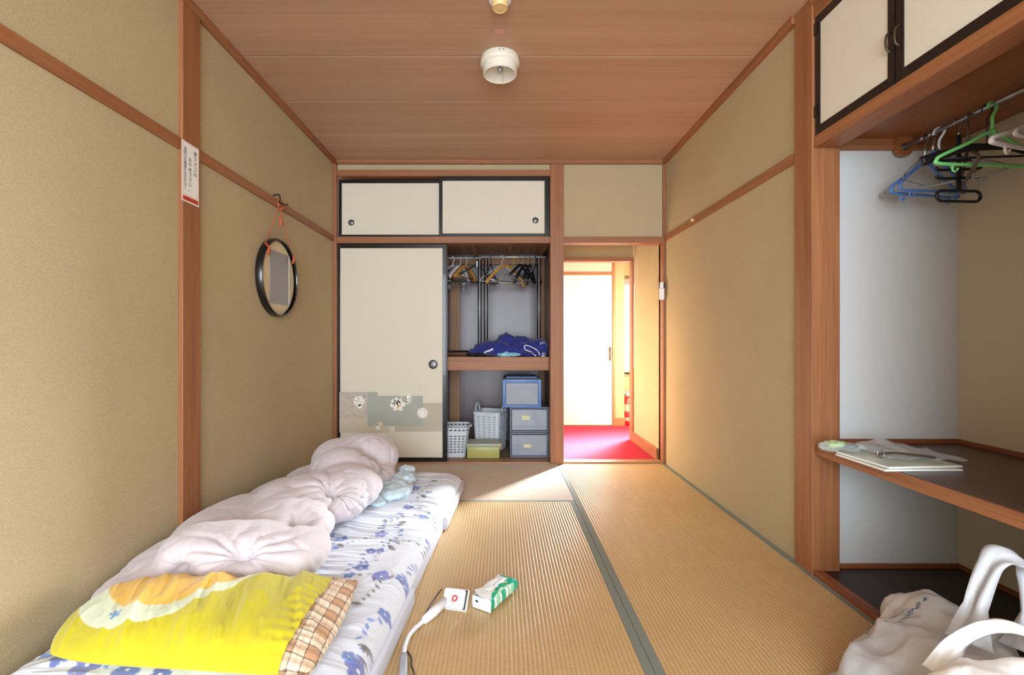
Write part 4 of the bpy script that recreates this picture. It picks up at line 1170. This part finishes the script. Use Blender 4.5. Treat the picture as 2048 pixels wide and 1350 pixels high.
def seg_dist(L, W, a, b):
    ax, ay = a; bx, by = b
    dx, dy = bx - ax, by - ay
    t = np.clip(((L - ax) * dx + (W - ay) * dy) / (dx * dx + dy * dy + 1e-12), 0, 1)
    return np.hypot(L - ax - t * dx, W - ay - t * dy)
def lin(r, g, b): return np.array(srgb(r, g, b)[:3])
rng = np.random.RandomState(5)
def paint(C, mask, col, a=1.0):
    m = (mask * a)[..., None]
    C[:] = C * (1 - m) + col * m
def soft(d, r, w=0.0025): return np.clip((r - d) / w + 0.5, 0, 1)
def flower(C, L, W, l, w_, r, col, rot=0.0):
    sub = None
    d = np.hypot(L - l, W - w_); th = np.arctan2(W - w_, L - l) + rot
    rr = r * (0.66 + 0.34 * np.abs(np.cos(2.5 * th)) ** 0.7)
    paint(C, soft(d, rr), col, 0.85)
    paint(C, soft(np.abs(np.sin(2.5 * th)) * d, 0.0016) * (d < r * 0.7), lin(60, 76, 150), 0.5)
    paint(C, soft(d, r * 0.13), lin(235, 236, 245))
def leaf(C, L, W, l, w_, ln, wd, ang, col, a=1.0):
    x = (L - l) * math.cos(ang) + (W - w_) * math.sin(ang); y = -(L - l) * math.sin(ang) + (W - w_) * math.cos(ang)
    t = np.clip(x / ln, 0, 1)
    half = wd * np.sin(PI * t) ** 0.8
    paint(C, soft(np.abs(y), half, 0.002) * ((x > 0) & (x < ln)), col, a)
def bed_uv(u, v, z=0.15):
    p = pw(u, v, z) - BO
    return (p.dot(da), p.dot(db))
def floral(L, W):
    C = np.ones(L.shape + (3,)) * lin(216, 221, 232)
    blues = [lin(74, 104, 186), lin(96, 130, 206), lin(62, 90, 170), lin(100, 108, 184)]
    brown = lin(104, 96, 92); grey = lin(186, 188, 192)
    spots = [(830, 977, 1), (845, 990, .6), (857, 984, .7), (817, 1014, 1), (799, 1028, .8), (846, 1029, 1), (885, 1036, .7), (762, 1067, 1), (791, 1080, .8), (770, 1083, .6), (742, 1103, .7), (760, 1101, .5),
             (682, 1075, 1.1), (665, 1096, .8), (722, 1134, 1), (762, 1149, 1.15), (803, 1143, .8), (698, 1151, .7), (818, 1150, .7), (856, 1064, .6),
             (770, 1208, .8), (781, 1251, .7), (768, 1272, .5), (718, 1312, 1.2), (738, 1340, 1.1), (700, 1300, .7), (130, 1312, 1.1), (175, 1326, 1.3), (255, 1335, 1.2), (100, 1300, .8), (320, 1345, 1)]
    pos = [(bed_uv(u, v), s_) for u, v, s_ in spots]
    for l in np.arange(0.1, 1.7, 0.27):
        for w_ in np.arange(0.15, 0.95, 0.3):
            a = (l + rng.uniform(-.08, .08), w_ + rng.uniform(-.08, .08))
            for k in range(5):
                an = rng.uniform(0, 2 * PI)
                leaf(C, L, W, a[0] + rng.uniform(-.08, .08), a[1] + rng.uniform(-.08, .08), rng.uniform(.02, .04), .008, an, grey, 0.55)
    for i, ((l, w_), s_) in enumerate(pos):
        ang = rng.uniform(0, 2 * PI)
        p = (l, w_)
        for k in range(6):
            q = (p[0] + 0.03 * math.cos(ang), p[1] + 0.03 * math.sin(ang))
            paint(C, soft(seg_dist(L, W, p, q), 0.0009, 0.002), blues[i % 4] if i % 3 else brown, 0.45)
            leaf(C, L, W, q[0], q[1], 0.026, 0.0055, ang + rng.choice([-1, 1]) * 0.9, brown if i % 2 else blues[(i + 1) % 4], 0.8)
            ang += rng.uniform(-0.5, 0.5); p = q
        flower(C, L, W, l, w_, 0.031 * s_, blues[i % 4], rng.uniform(0, 3))
        if s_ > 0.7:
            for k in range(6):
                a = ang + (k - 2.5) * 0.45
                leaf(C, L, W, p[0], p[1], 0.028, 0.004, a, brown, 0.8)
    return C
M['futon'] = attr_mat('flowered_cotton', 0.8, 0.3, 0.15, 500)
nu, nv = 620, 210
su = np.linspace(-1, 1, nu); sv = np.linspace(-1, 1, nv)
SU, SV = np.meshgrid(np.sin(su * PI / 2 * 0.999), np.sin(sv * PI / 2 * 0.999), indexing='ij')
# keep density even in the middle
SU = 0.35 * SU + 0.65 * np.meshgrid(su, sv, indexing='ij')[0]; SV = 0.45 * SV + 0.55 * np.meshgrid(su, sv, indexing='ij')[1]
hl_, hw_ = 1.01, 0.47
L0c, W0c = 0.70, 0.485
Lg = L0c + hl_ * SU; Wg = W0c + hw_ * SV
prof = np.clip(1 - np.abs(SU) ** 26, 0, 1) ** 0.5 * np.clip(1 - np.abs(SV) ** 9, 0, 1) ** 0.5
def vnoise(X, Y, seed):
    r = np.random.RandomState(seed)
    G = r.rand(96, 96)
    xi = np.floor(X).astype(int); yi = np.floor(Y).astype(int)
    fx_ = X - xi; fy_ = Y - yi
    fx_ = fx_ * fx_ * (3 - 2 * fx_); fy_ = fy_ * fy_ * (3 - 2 * fy_)
    g = lambda a, b: G[a % 96, b % 96]
    return (g(xi, yi) * (1 - fx_) + g(xi + 1, yi) * fx_) * (1 - fy_) + (g(xi, yi + 1) * (1 - fx_) + g(xi + 1, yi + 1) * fx_) * fy_
wr = 0
for sc_, am, sd_ in ((16, .0085, 1), (34, .0050, 2), (62, .0022, 3)):
    warp = vnoise(Lg * 4 + 50, Wg * 4 + 50, 9) * 1.6
    n_ = vnoise(Lg * sc_ + warp * 2 + 30, Wg * sc_ * 0.14 + 40 + warp, sd_)
    wr = wr + am * (1 - np.abs(2 * n_ - 1)) ** 1.7
dip = 0.010 * np.exp(-((Lg - 0.62) ** 2) / 0.002) + 0.014 * np.exp(-((Lg - 1.10) ** 2) / 0.0012)
edge = 0.010 * (vnoise(Lg * 9 + 20, Wg * 2 + 5, 12) - 0.5) * (np.abs(SV) > 0.6)
Z = 0.0712 + prof * (0.072 + wr - dip)
Wb = Wg + (prof - 0.5) * 0 + edge
Lw = np.clip(Lg, None, 1.715)
PX = BO.x + da.x * Lg + db.x * Wb; PY = BO.y + da.y * Lg + db.y * Wb
o = grid_mesh('futon_pad', np.stack([PX, PY, Z], -1), floral(Lg, Wg), M['futon'])
tag(o, 'rumpled white mattress pad with blue flowers on the foam mattress', 'mattress pad')

# duvet
def crease(p, w_=0.05):
    n = noise.noise(p)
    return math.exp(-(n / w_) ** 2)
pin = []
def duvet_disp(c, n):
    d = 0.007 * noise.noise(Vector((c.x * 7, c.y * 5, c.z * 7)))
    for k, (q, R_, m_, amp) in enumerate(pin):
        v = c - q; r = v.length
        if r < 0.55:
            ax = Vector((1, 0.2, 0.2)); ay_ = Vector((-0.2, 0.7, 0.7))
            th = math.atan2(v.dot(ay_), v.dot(ax))
            wv = th * m_ + 1.3 * math.sin(th * 2 + k) + 2.2 * noise.noise(c * 6 + Vector((k, 0, 0)))
            fo = abs(math.sin(wv)) ** 0.55
            d += amp * (fo - 0.8) * math.exp(-(r / R_) ** 2) * min(1, r / 0.035)
            d -= 0.045 * math.exp(-(r / 0.045) ** 2) + 0.014 * math.exp(-(r / 0.11) ** 2)
    msk = 0.5 + 0.5 * noise.noise(c * 3.3 + Vector((7, 7, 7)))
    d -= 0.008 * crease(Vector((c.x * 3.2 + 3, c.y * 7.5, c.z * 4)), 0.055) * msk
    d -= 0.005 * crease(Vector((c.x * 8 + 9, c.y * 4.5 + 2, c.z * 8)), 0.06) * msk
    d -= 0.0022 * crease(Vector((c.x * 17 + 1, c.y * 11 + 5, c.z * 15)), 0.10)
    return d
def cam_hit(o, u, v):
    d_ = Vector(((u - 1000) / 943.0, 1, -(v - 682) / 943.0)).normalized()
    ok, loc, nor, _ = o.ray_cast(Vector((0, 0, 1.0)), d_)
    return loc.copy() if ok else None
def displace(o, fn, zmin=None, xmin=None):
    bm = bmesh.new(); bm.from_mesh(o.data); bm.normal_update()
    new = [v.co + v.normal * fn(v.co, v.normal) for v in bm.verts]
    for v, c in zip(bm.verts, new):
        v.co = c
        if zmin is not None and v.co.z < zmin: v.co.z = zmin
        if xmin is not None and v.co.x < xmin: v.co.x = xmin
    bm.normal_update(); bm.to_mesh(o.data); bm.free()
BZ = 0.145
o = blob('duvet', [
    # low back layer along the wall
    ((-1.15, 1.76, 0.165), (.21, .27, .105), .0), ((-1.16, 2.05, 0.175), (.20, .34, .125), 0), ((-1.12, 2.45, 0.17), (.20, .36, .10), 0), ((-1.10, 2.8, 0.17), (.18, .22, .09), 0),
    ((-1.23, 1.62, 0.15), (.12, .17, .075), 0), ((-1.02, 1.58, 0.15), (.22, .1, .04), 0),
    # near lobe
    ((-0.93, 1.69, .245), (.275, .17, .105), .12), ((-1.04, 1.67, .25), (.16, .15, .10), 0), ((-0.76, 1.72, .235), (.14, .17, .095), .0),
    ((-0.86, 1.92, .25), (.19, .17, .10), -.3),
    # middle lobe
    ((-0.86, 2.24, .25), (.24, .25, .115), .1), ((-0.78, 2.38, .26), (.19, .2, .11), .3), ((-0.96, 2.2, .26), (.18, .2, .09), 0), ((-0.92, 2.05, .25), (.16, .16, .09), 0),
    # far lobe
    ((-0.86, 2.62, .28), (.20, .17, .13), 0), ((-0.83, 2.88, .29), (.21, .18, .145), .2), ((-0.98, 2.86, .28), (.15, .2, .13), 0), ((-0.76, 2.96, .33), (.09, .10, .095), 0), ((-0.75, 2.78, .22), (.13, .2, .08), .2),
    ], 0.0085, M['duvet'], None, 9, None, zmin=BZ, xmin=XL + 0.006)
for (u, v, R_, m_, amp) in ((483, 1106, .20, 5.5, .020), (667, 975, .20, 5.5, .022), (742, 905, .15, 4, .014), (345, 1150, .10, 5, .012), (600, 1035, .10, 4, .010)):
    q = cam_hit(o, u, v)
    if q: pin.append((q, R_, m_, amp))
displace(o, duvet_disp, BZ, XL + 0.006)
tag(o, 'pale pink-white duvet heaped in folds along the left side of the bed', 'duvet')
o = blob('blue_towel', [((-0.60, 2.66, 0.17), (.11, .17, .045), .15), ((-0.57, 2.80, .185), (.075, .09, .035), .2), ((-0.66, 2.5, .16), (.06, .1, .025), .5), ((-0.59, 2.97, .19), (.06, .05, .03), -.4)],
         0.007, M['pale_blue_cloth'], cloth_disp(12, 0.007, 13), 2, None, zmin=BZ)
tag(o, 'crumpled pale blue cloth tucked under the far end of the duvet', 'cloth')

# pillow: yellow slip over a checked cover
M['pillow_y'] = attr_mat('yellow_print_cotton', 0.85, 0.3, 0.25, 700)
M['pillow_c'] = attr_mat('checked_cotton', 0.85, 0.2, 0.2, 700)
PC = Vector((-0.855, 1.372, 0)); pa = math.radians(-0.5)
def pillow_surface(u0, u1, nU, nV, puff, side, wr_amp):
    u = np.linspace(u0, u1, nU); v = np.linspace(-1, 1, nV)
    v = 0.4 * np.sin(v * PI / 2) + 0.6 * v
    U, V = np.meshgrid(u, v, indexing='ij')
    kk = np.where(U < 0, 0.55, 0.18)
    hwid = 0.180 * (1 + 0.17 * U) * (1 - 0.06 * (1 - U ** 2) )
    X = 0.398 * U * np.sqrt(1 - kk * 0.5 * V ** 2); Y = hwid * V * np.sqrt(1 - kk * U ** 4 * 0.6)
    t = np.clip(1 - np.abs(U) ** 3.2, 0, 1) ** 0.6 * np.clip(1 - np.abs(V) ** 3.0, 0, 1) ** 0.6
    q = 0
    for sc_, am, sd_ in ((9, .020, 21), (20, .009, 22), (45, .003, 23)):
        n_ = vnoise(X * sc_ * 1.5 + Y * sc_ * 0.5 + 40, (Y - X * 0.35) * sc_ * 0.35 + 40, sd_)
        q = q + am * ((1 - np.abs(2 * n_ - 1)) ** 1.5 - 0.4)
    q = q * wr_amp * np.clip(t * 2.0, 0, 1)
    # hem gathers near the open end
    q = q + 0.0018 * np.sin(Y * 210 + 3 * vnoise(X * 8 + 9, Y * 8 + 9, 4)) * np.clip((U - 0.55) * 4, 0, 1) * (t > 0.05)
    z = (puff * t + q * side) if side > 0 else -0.038 * t
    c, s_ = math.cos(pa), math.sin(pa)
    PX = PC.x + X * c - Y * s_; PY = PC.y + X * s_ + Y * c
    base = 0.186 + 0.018 * V * 1.0
    return np.stack([PX, PY, base + z], -1), X, Y, U, V
def yellow_paint(X, Y, U, V):
    C = np.ones(X.shape + (3,)) * lin(200, 188, 38)
    d = np.hypot(X + 0.17, (Y - 0.14) * 1.0)
    paint(C, soft(d, 0.245, 0.003), lin(216, 226, 196))
    paint(C, soft(np.hypot(X + 0.15, Y - 0.16), 0.205, 0.003), lin(236, 190, 74))
    th = np.arctan2(Y + 0.062, X + 0.215) + 0.3; r = np.hypot(X + 0.215, Y + 0.062)
    paint(C, soft(r, 0.0115 + 0.0048 * np.cos(5 * th), 0.002), lin(120, 160, 205))
    return C
def check_paint(X, Y, U, V):
    C = np.ones(X.shape + (3,)) * lin(226, 208, 184)
    p = 0.032
    fx_ = (X / p) % 2; fy_ = (Y / p) % 2
    band = ((fx_ > 1) & (fy_ > 1)).astype(float)
    paint(C, band, lin(190, 148, 112))
    paint(C, (((fx_ > 1) ^ (fy_ > 1))).astype(float), lin(212, 186, 156), .7)
    for f in (X, Y):
        g = (f / p) % 1
        paint(C, (np.abs(g - 0.5) < 0.04).astype(float), lin(190, 140, 104), 0.5)
        paint(C, (np.abs(g - 0.03) < 0.045).astype(float), lin(74, 54, 42), 0.8)
    return C
e = empty('pillow', (PC.x, PC.y, 0.15), 'yellow pillow with a pale ring and star print, checked cover showing at its right end', 'pillow')
for (nm, u0, u1, puff, side, mt, fn, wa) in (('yellow_slip', -1, 0.80, .078, 1, 'pillow_y', yellow_paint, 1.0), ('yellow_slip_underside', -1, 0.80, .07, -1, 'pillow_y', yellow_paint, 0),
                                   ('checked_cover', 0.74, 1, .074, 1, 'pillow_c', check_paint, 0.5), ('checked_cover_underside', 0.74, 1, .066, -1, 'pillow_c', check_paint, 0)):
    nU = 330 if u0 < 0 else 70
    P, X, Y, U, V = pillow_surface(u0, u1, nU, 150, puff, side, wa)
    if 'checked' in nm: P[..., 2] -= 0.0035 * side
    grid_mesh(nm, P, fn(X, Y, U, V), M[mt], e)

# ---------------------------------------------------------------- gooseneck device on the mats
M['dev_white'] = plain('glossy_white_shell', (238, 237, 244), 0.3)
M['dev_grey'] = plain('cool_grey_shell', (176, 178, 190), 0.35)
e = empty('gooseneck_lamp', pw(905, 1205), 'white box-headed device on a bendy neck lying on the mats beside the bed', 'lamp')
hc = pw(910, 1196, 0.04)
R = Matrix.Translation(hc) @ Matrix.Rotation(math.radians(-14), 4, 'Z') @ Matrix.Rotation(math.radians(-38), 4, 'X')
MB().box(-0.042, 0.040, -0.022, 0.010, -0.036, 0.030, 0.010).xf(R).build('head', M['dev_white'], e, smooth=True)
MB().box(-0.036, 0.042, 0.010, 0.0135, -0.034, 0.032, 0.001).xf(R).build('seam', M['black_plastic'], e)
MB().box(-0.040, 0.046, 0.0135, 0.030, -0.038, 0.036, 0.006).xf(R).build('head_cap', M['dev_white'], e, smooth=True)
yy = -0.0224
def ring2(r0, r1, a0, a1, mat, nm, cx_=0.006, cz_=-0.004, seg=24):
    vs = []; A = np.linspace(math.radians(a0), math.radians(a1), seg)
    for a in A: vs += [(cx_ + r0 * math.cos(a), yy, cz_ + r0 * math.sin(a)), (cx_ + r1 * math.cos(a), yy, cz_ + r1 * math.sin(a))]
    MB().add(vs, [(2 * i, 2 * i + 1, 2 * i + 3, 2 * i + 2) for i in range(seg - 1)]).xf(R).build(nm, mat, e, rec=False)
ring2(0.0001, 0.0110, 0, 360, plain('emblem_red', (165, 62, 74), 0.5), 'emblem')
ring2(0.0118, 0.0126, 0, 360, M['paper_red'], 'emblem_ring')
ring2(0.0145, 0.0165, -50, 60, M['grey_plastic'], 'emblem_lettering'); ring2(0.0145, 0.0165, 120, 175, M['grey_plastic'], 'emblem_lettering'); ring2(0.0145, 0.0165, 195, 260, M['ink_red'], 'emblem_lettering')
st = []
for k in range(10):
    a = PI / 2 + k * PI / 5; r = 0.0075 if k % 2 == 0 else 0.0032
    st.append((0.006 + r * math.cos(a), yy - 0.0003, -0.004 + r * math.sin(a)))
MB().add(st, [tuple(range(10))]).xf(R).build('emblem_star', M['paper'], e, rec=False)
A = pw(892, 1200, 0.035); Bp = pw(866, 1225, 0.022); Cc = pw(848, 1241, 0.018)
MB().tube([A, Bp, Cc], [0.017, 0.0165, 0.013], 14).build('neck_grip', M['dev_white'], e, smooth=True)
pt_ = smooth_path([pw(856, 1234, 0.017), pw(843, 1245, .013), pw(829, 1258, .011), pw(818, 1272, .010), pw(811, 1290, .010), pw(808, 1308, .010)], 6)
MB().tube(pt_, [0.011 if i < 5 else 0.0075 for i in range(len(pt_))], 12).build('bendy_neck', M['dev_white'], e, smooth=True)
MB().tube([pw(808, 1306, 0.010), pw(807.5, 1314, .011), pw(807, 1345, .011), pw(805, 1372, .011)], [0.008, 0.0125, 0.0125, 0.011], 12, flat=0.75, up=(0, 0, 1)).build('grip', M['dev_grey'], e, smooth=True)
cb = smooth_path([pw(884, 1178, .02), pw(874, 1190, .006), pw(862, 1208, .004), pw(850, 1230, .004), pw(841, 1247, .006), pw(832, 1256, .005), pw(822, 1268, .004), pw(812, 1285, .0035), pw(811, 1296, .0035), pw(818, 1308, .0035), pw(823, 1318, .0035), pw(823, 1332, .0035), pw(828, 1345, .0035), pw(829, 1365, .0035)], 6)
cbo = MB().tube(cb, 0.0022, 8).build('power_cable', M['black_plastic'], smooth=True)
tag(cbo, 'thin black cable running beside the white device on the mats', 'cable')
MB().tube([pw(842, 1247, .009), pw(836, 1252, .010), pw(829, 1259, .008)], [0.004, 0.0075, 0.004], 8).build('cable_tie', M['black_plastic'], cbo, smooth=True)

# ---------------------------------------------------------------- tissue pack
A = pw(938, 1215); Bq = pw(983, 1229); Cq = pw(1037, 1181)
ax_l = (Cq - Bq).normalized(); ln = 0.205; wd = 0.088
ax_w = Vector((ax_l.y, -ax_l.x, 0)) * -1
M['tissue'] = attr_mat('printed_tissue_wrap', 0.35, 0.0, 0.1, 60)
n1, n2 = 150, 90
s1 = np.linspace(0, 1, n1); th = np.linspace(0, 2 * PI, n2)
S1, TH = np.meshgrid(s1, th, indexing='ij')
def sgnp(x, p): return np.sign(x) * np.abs(x) ** p
endr = np.clip(1 - ((S1 - 0.86) / 0.14).clip(0, 1) ** 2.6, 0, 1) ** 0.5
cwid = wd / 2 * sgnp(np.cos(TH), 0.45) * (0.72 + 0.28 * endr) ; chgt = 0.024 * sgnp(np.sin(TH), 0.45) * endr
chgt = chgt * (1 + 0.08 * np.sin(S1 * 22 + TH)) * (1 - 0.15 * S1)
ctr = np.array([Bq.x, Bq.y]) + 0
PX = Bq.x + ax_l.x * S1 * ln + ax_w.x * (wd / 2 + cwid); PY = Bq.y + ax_l.y * S1 * ln + ax_w.y * (wd / 2 + cwid)
PZ = 0.0265 + chgt + 0.003 * vnoise(S1 * 12 + 5, TH * 2 + 5, 31) * (chgt > 0)
C = np.ones(S1.shape + (3,)) * lin(240, 246, 244)
wv = cwid / (wd / 2)
n_ = vnoise(S1 * 7 + 3, wv * 3.2 + 8, 44); n2_ = vnoise(S1 * 15 + 3, wv * 5 + 8, 45)
g = (wv < 0.55) & (n_ > 0.42)
paint(C, g.astype(float), lin(64, 190, 128)); paint(C, (g & (n2_ > 0.55)).astype(float), lin(40, 166, 140)); paint(C, ((wv < 0.5) & (n_ < .42) & (n2_ > .62)).astype(float), lin(160, 220, 180))
paint(C, ((S1 > 0.8) & (n2_ > 0.3) & (wv < .7)).astype(float), lin(50, 182, 160), 0.9)
paint(C, ((S1 < 0.03) & (wv < -.6)).astype(float), lin(50, 180, 90))
o = empty('tissue_pack', (Bq.x, Bq.y, 0), 'white and green soft pack of tissues, opened at its near end, on the mats', 'tissue pack')
grid_mesh('wrapper', np.stack([PX, PY, PZ], -1), C, M['tissue'], o)
def tp(l, w_, z): return Bq + ax_l * l + ax_w * w_ + Vector((0, 0, z))
paper2 = plain('soft_tissue', (244, 246, 248), 0.7, sss=0.1)
MB().add([tp(0.0, 0.003, .003), tp(0, wd - .003, .003), tp(0.004, wd - .003, .046), tp(0.004, 0.003, .046)], [(0, 1, 2, 3)]).build('end_face', plain('pale_pack_end', (214, 226, 226), 0.4), o)
lid = [tp(0.0, 0.004, 0.048), tp(-0.012, wd * 0.55, 0.060), tp(0.012, wd * 0.98, 0.060), tp(0.055, wd * 0.9, 0.052), tp(0.05, 0.03, 0.050)]
mbx = MB().add(lid + [p + Vector((0, 0, .0012)) for p in lid], [(0, 1, 2, 3, 4), (5, 6, 7, 8, 9)] + [(i, (i + 1) % 5, 5 + (i + 1) % 5, 5 + i) for i in range(5)])
mbx.build('open_flap', paper2, o)
pts = []
nS, nT = 26, 12
U, V = np.meshgrid(np.linspace(0, 1, nS), np.linspace(0, 1, nT), indexing='ij')
P = np.zeros(U.shape + (3,))
for i in range(nS):
    for j in range(nT):
        l = 0.05 + 0.125 * U[i, j]; w_ = 0.034 + 0.05 * V[i, j]
        q = tp(l, w_, 0.0505 + 0.008 * math.sin(PI * V[i, j]) * math.sin(PI * U[i, j]) ** 0.5 + 0.002 * math.sin(9 * U[i, j] + 4 * V[i, j]))
        P[i, j] = q[:]
grid_mesh('resealing_label', P, None, paper2, o)
B('end_mark', 0, 0.011, -0.0006, 0, 0, 0.007, M['ink'], None).parent = o
em = [c for c in kids(o) if c.name.startswith('end_mark')][0]
em.matrix_parent_inverse = Matrix.Identity(4)
em.data.transform(Matrix.Translation(ax_w * (wd * 0.68) - ax_l * 0.001 + Vector((0, 0, .026))) @ Matrix.Rotation(math.atan2(ax_w.y, ax_w.x), 4, 'Z'))
for k in range(7):
    a = tp(0.075 + k * 0.009, 0.0, 0); mk = MB().box(0, 0.004, 0, 0.005, 0, 0.0006)
    rm = Matrix.Rotation(math.atan2(ax_l.y, ax_l.x), 4, 'Z')
    mk.xf(Matrix.Translation(tp(0.085 + k * 0.009, 0.044, 0.0600 - 0.0006 * abs(k - 3))) @ rm).build('faint_lettering', M['grey_plastic'], o)

# ---------------------------------------------------------------- white plastic bags at the right
def film_disp(seed, a, f):
    def d(c, n):
        r1 = abs(N(c, f, seed)); r2 = abs(N(c, f * 2.1, seed + 3)); r3 = abs(N(c, f * 4.5, seed + 8))
        return -a * (r1 * 1.6 + r2 * 0.8 + r3 * 0.3) + a * 0.5
    return d
e = empty('carrier_bag', (1.3, 1.2, 0), 'big bulging translucent white carrier bag with blue print on the mats before the alcove', 'bag')
bg = blob('body', [((1.19, 1.22, .08), (.19, .22, .17), 0), ((1.10, 1.27, .06), (.17, .17, .13), .3), ((1.02, 1.32, .02), (.10, .10, .06), .2), ((1.24, 1.30, .16), (.13, .14, .12), 0), ((1.27, 1.38, .12), (.12, .13, .12), 0)],
          0.009, M['bag'], None, 3, e, zmin=0.002)
def film(seed, a, f):
    def d(c, n):
        r = 0
        for s_, k in ((1, 1.0), (2.2, 0.5), (4.6, 0.22)):
            r += k * (1 - abs(N((c.x + 0.3 * c.z, c.y, c.z * 0.6), f * s_, seed + s_)) * 3.2)
        q = Vector((c.x * f * 0.9 + seed, c.y * f * 0.9, c.z * f * 0.7))
        dd, _ = noise.voronoi(q + 0.35 * Vector((noise.noise(q), noise.noise(q + Vector((5, 5, 5))), 0)))
        d2, _ = noise.voronoi(q * 2.3 + Vector((3, 9, 1)))
        return a * (1.6 * dd[0] + 0.55 * d2[0] + r * 0.2 - 1.35)
    return d
displace(bg, film(2, 0.04, 6), 0.002)
def ribbon(name, pts, widths, mat, parent, side=(0, 0, 1), th=0.0012):
    P = smooth_path(pts, 8); n = len(P)
    ws = np.interp(np.linspace(0, 1, n), np.linspace(0, 1, len(widths)), widths)
    vs = []
    m_ = 7
    for i, p in enumerate(P):
        t = (P[min(i + 1, n - 1)] - P[max(i - 1, 0)]).normalized()
        s_ = (Vector(side) - t * t.dot(Vector(side))).normalized(); q = t.cross(s_)
        for k in range(m_):
            a = (k / (m_ - 1) - 0.5)
            vs.append(p + s_ * a * ws[i] + q * 0.010 * math.cos(a * 9 + i * 0.2))
    fs = [(i * m_ + k, i * m_ + k + 1, (i + 1) * m_ + k + 1, (i + 1) * m_ + k) for i in range(n - 1) for k in range(m_ - 1)]
    o = MB().add(vs, fs).build(name, mat, parent, smooth=True, rec=False)
    sd = o.modifiers.new('s', 'SOLIDIFY'); sd.thickness = th
    return o
ribbon('handle', [(1.16, 1.17, .25), (1.20, 1.19, .33), (1.25, 1.20, .43), (1.29, 1.20, .455), (1.325, 1.18, .42), (1.30, 1.16, .33), (1.26, 1.14, .25)], [.10, .04, .05, .085, .07, .04, .09], M['bag'], e, (0, 1, 0.5))
ribbon('handle', [(1.02, 1.10, .22), (1.07, 1.10, .30), (1.15, 1.10, .335), (1.22, 1.09, .325), (1.29, 1.08, .27), (1.32, 1.05, .20)], [.06, .035, .028, .028, .035, .06], M['bag_white'], e, (0, 0.6, 1))
ink = plain('blue_bag_ink', (74, 96, 124), 0.6)
def on_bag(u, v):
    o_ = Vector((0, 0, 1.0)); d_ = Vector(((u - 1000) / 943.0, 1, -(v - 682) / 943.0)).normalized()
    ok, loc, nor, _ = bg.ray_cast(o_, d_)
    return (loc, nor) if ok else (None, None)
def marks(u0, v0, u1, v1, n, sz):
    mb = MB()
    for k in range(n):
        t = k / (n - 1)
        loc, nor = on_bag(u0 + (u1 - u0) * t, v0 + (v1 - v0) * t)
        if loc is None: continue
        l2, _ = on_bag(u0 + (u1 - u0) * (t + 0.01), v0 + (v1 - v0) * (t + 0.01))
        if l2 is None: continue
        tx = (l2 - loc).normalized(); ty_ = nor.cross(tx).normalized()
        for j in range(4):
            a = random.uniform(-.4, .4) * sz; b = random.uniform(-.4, .4) * sz
            hw2 = sz * random.choice([.08, .35]); hh2 = sz * 0.09 if hw2 > sz * .2 else sz * 0.35
            c = loc + nor * 0.003 + tx * a + ty_ * b
            mb.add([c - tx * hw2 - ty_ * hh2, c + tx * hw2 - ty_ * hh2, c + tx * hw2 + ty_ * hh2, c - tx * hw2 + ty_ * hh2], [(0, 1, 2, 3)])
    if mb.v: mb.build('printed_writing', ink, e, rec=False)
marks(1774, 1243, 1812, 1222, 7, 0.008)
marks(1800, 1246, 1840, 1212, 8, 0.013)
marks(1733, 1274, 1746, 1252, 5, 0.012)
marks(1835, 1208, 1850, 1199, 2, 0.016)
o = blob('white_bag', [((1.12, 0.97, .17), (.20, .13, .17), 0.05), ((1.0, 0.98, .19), (.12, .11, .13), 0), ((1.20, 0.93, .12), (.14, .16, .12), 0)], 0.009, M['bag_white'], None, 3, None, zmin=0.002)
displace(o, film(6, 0.035, 6.5), 0.002)
tag(o, 'full opaque white plastic bag in the lower right corner, in front of the carrier bag', 'bag')
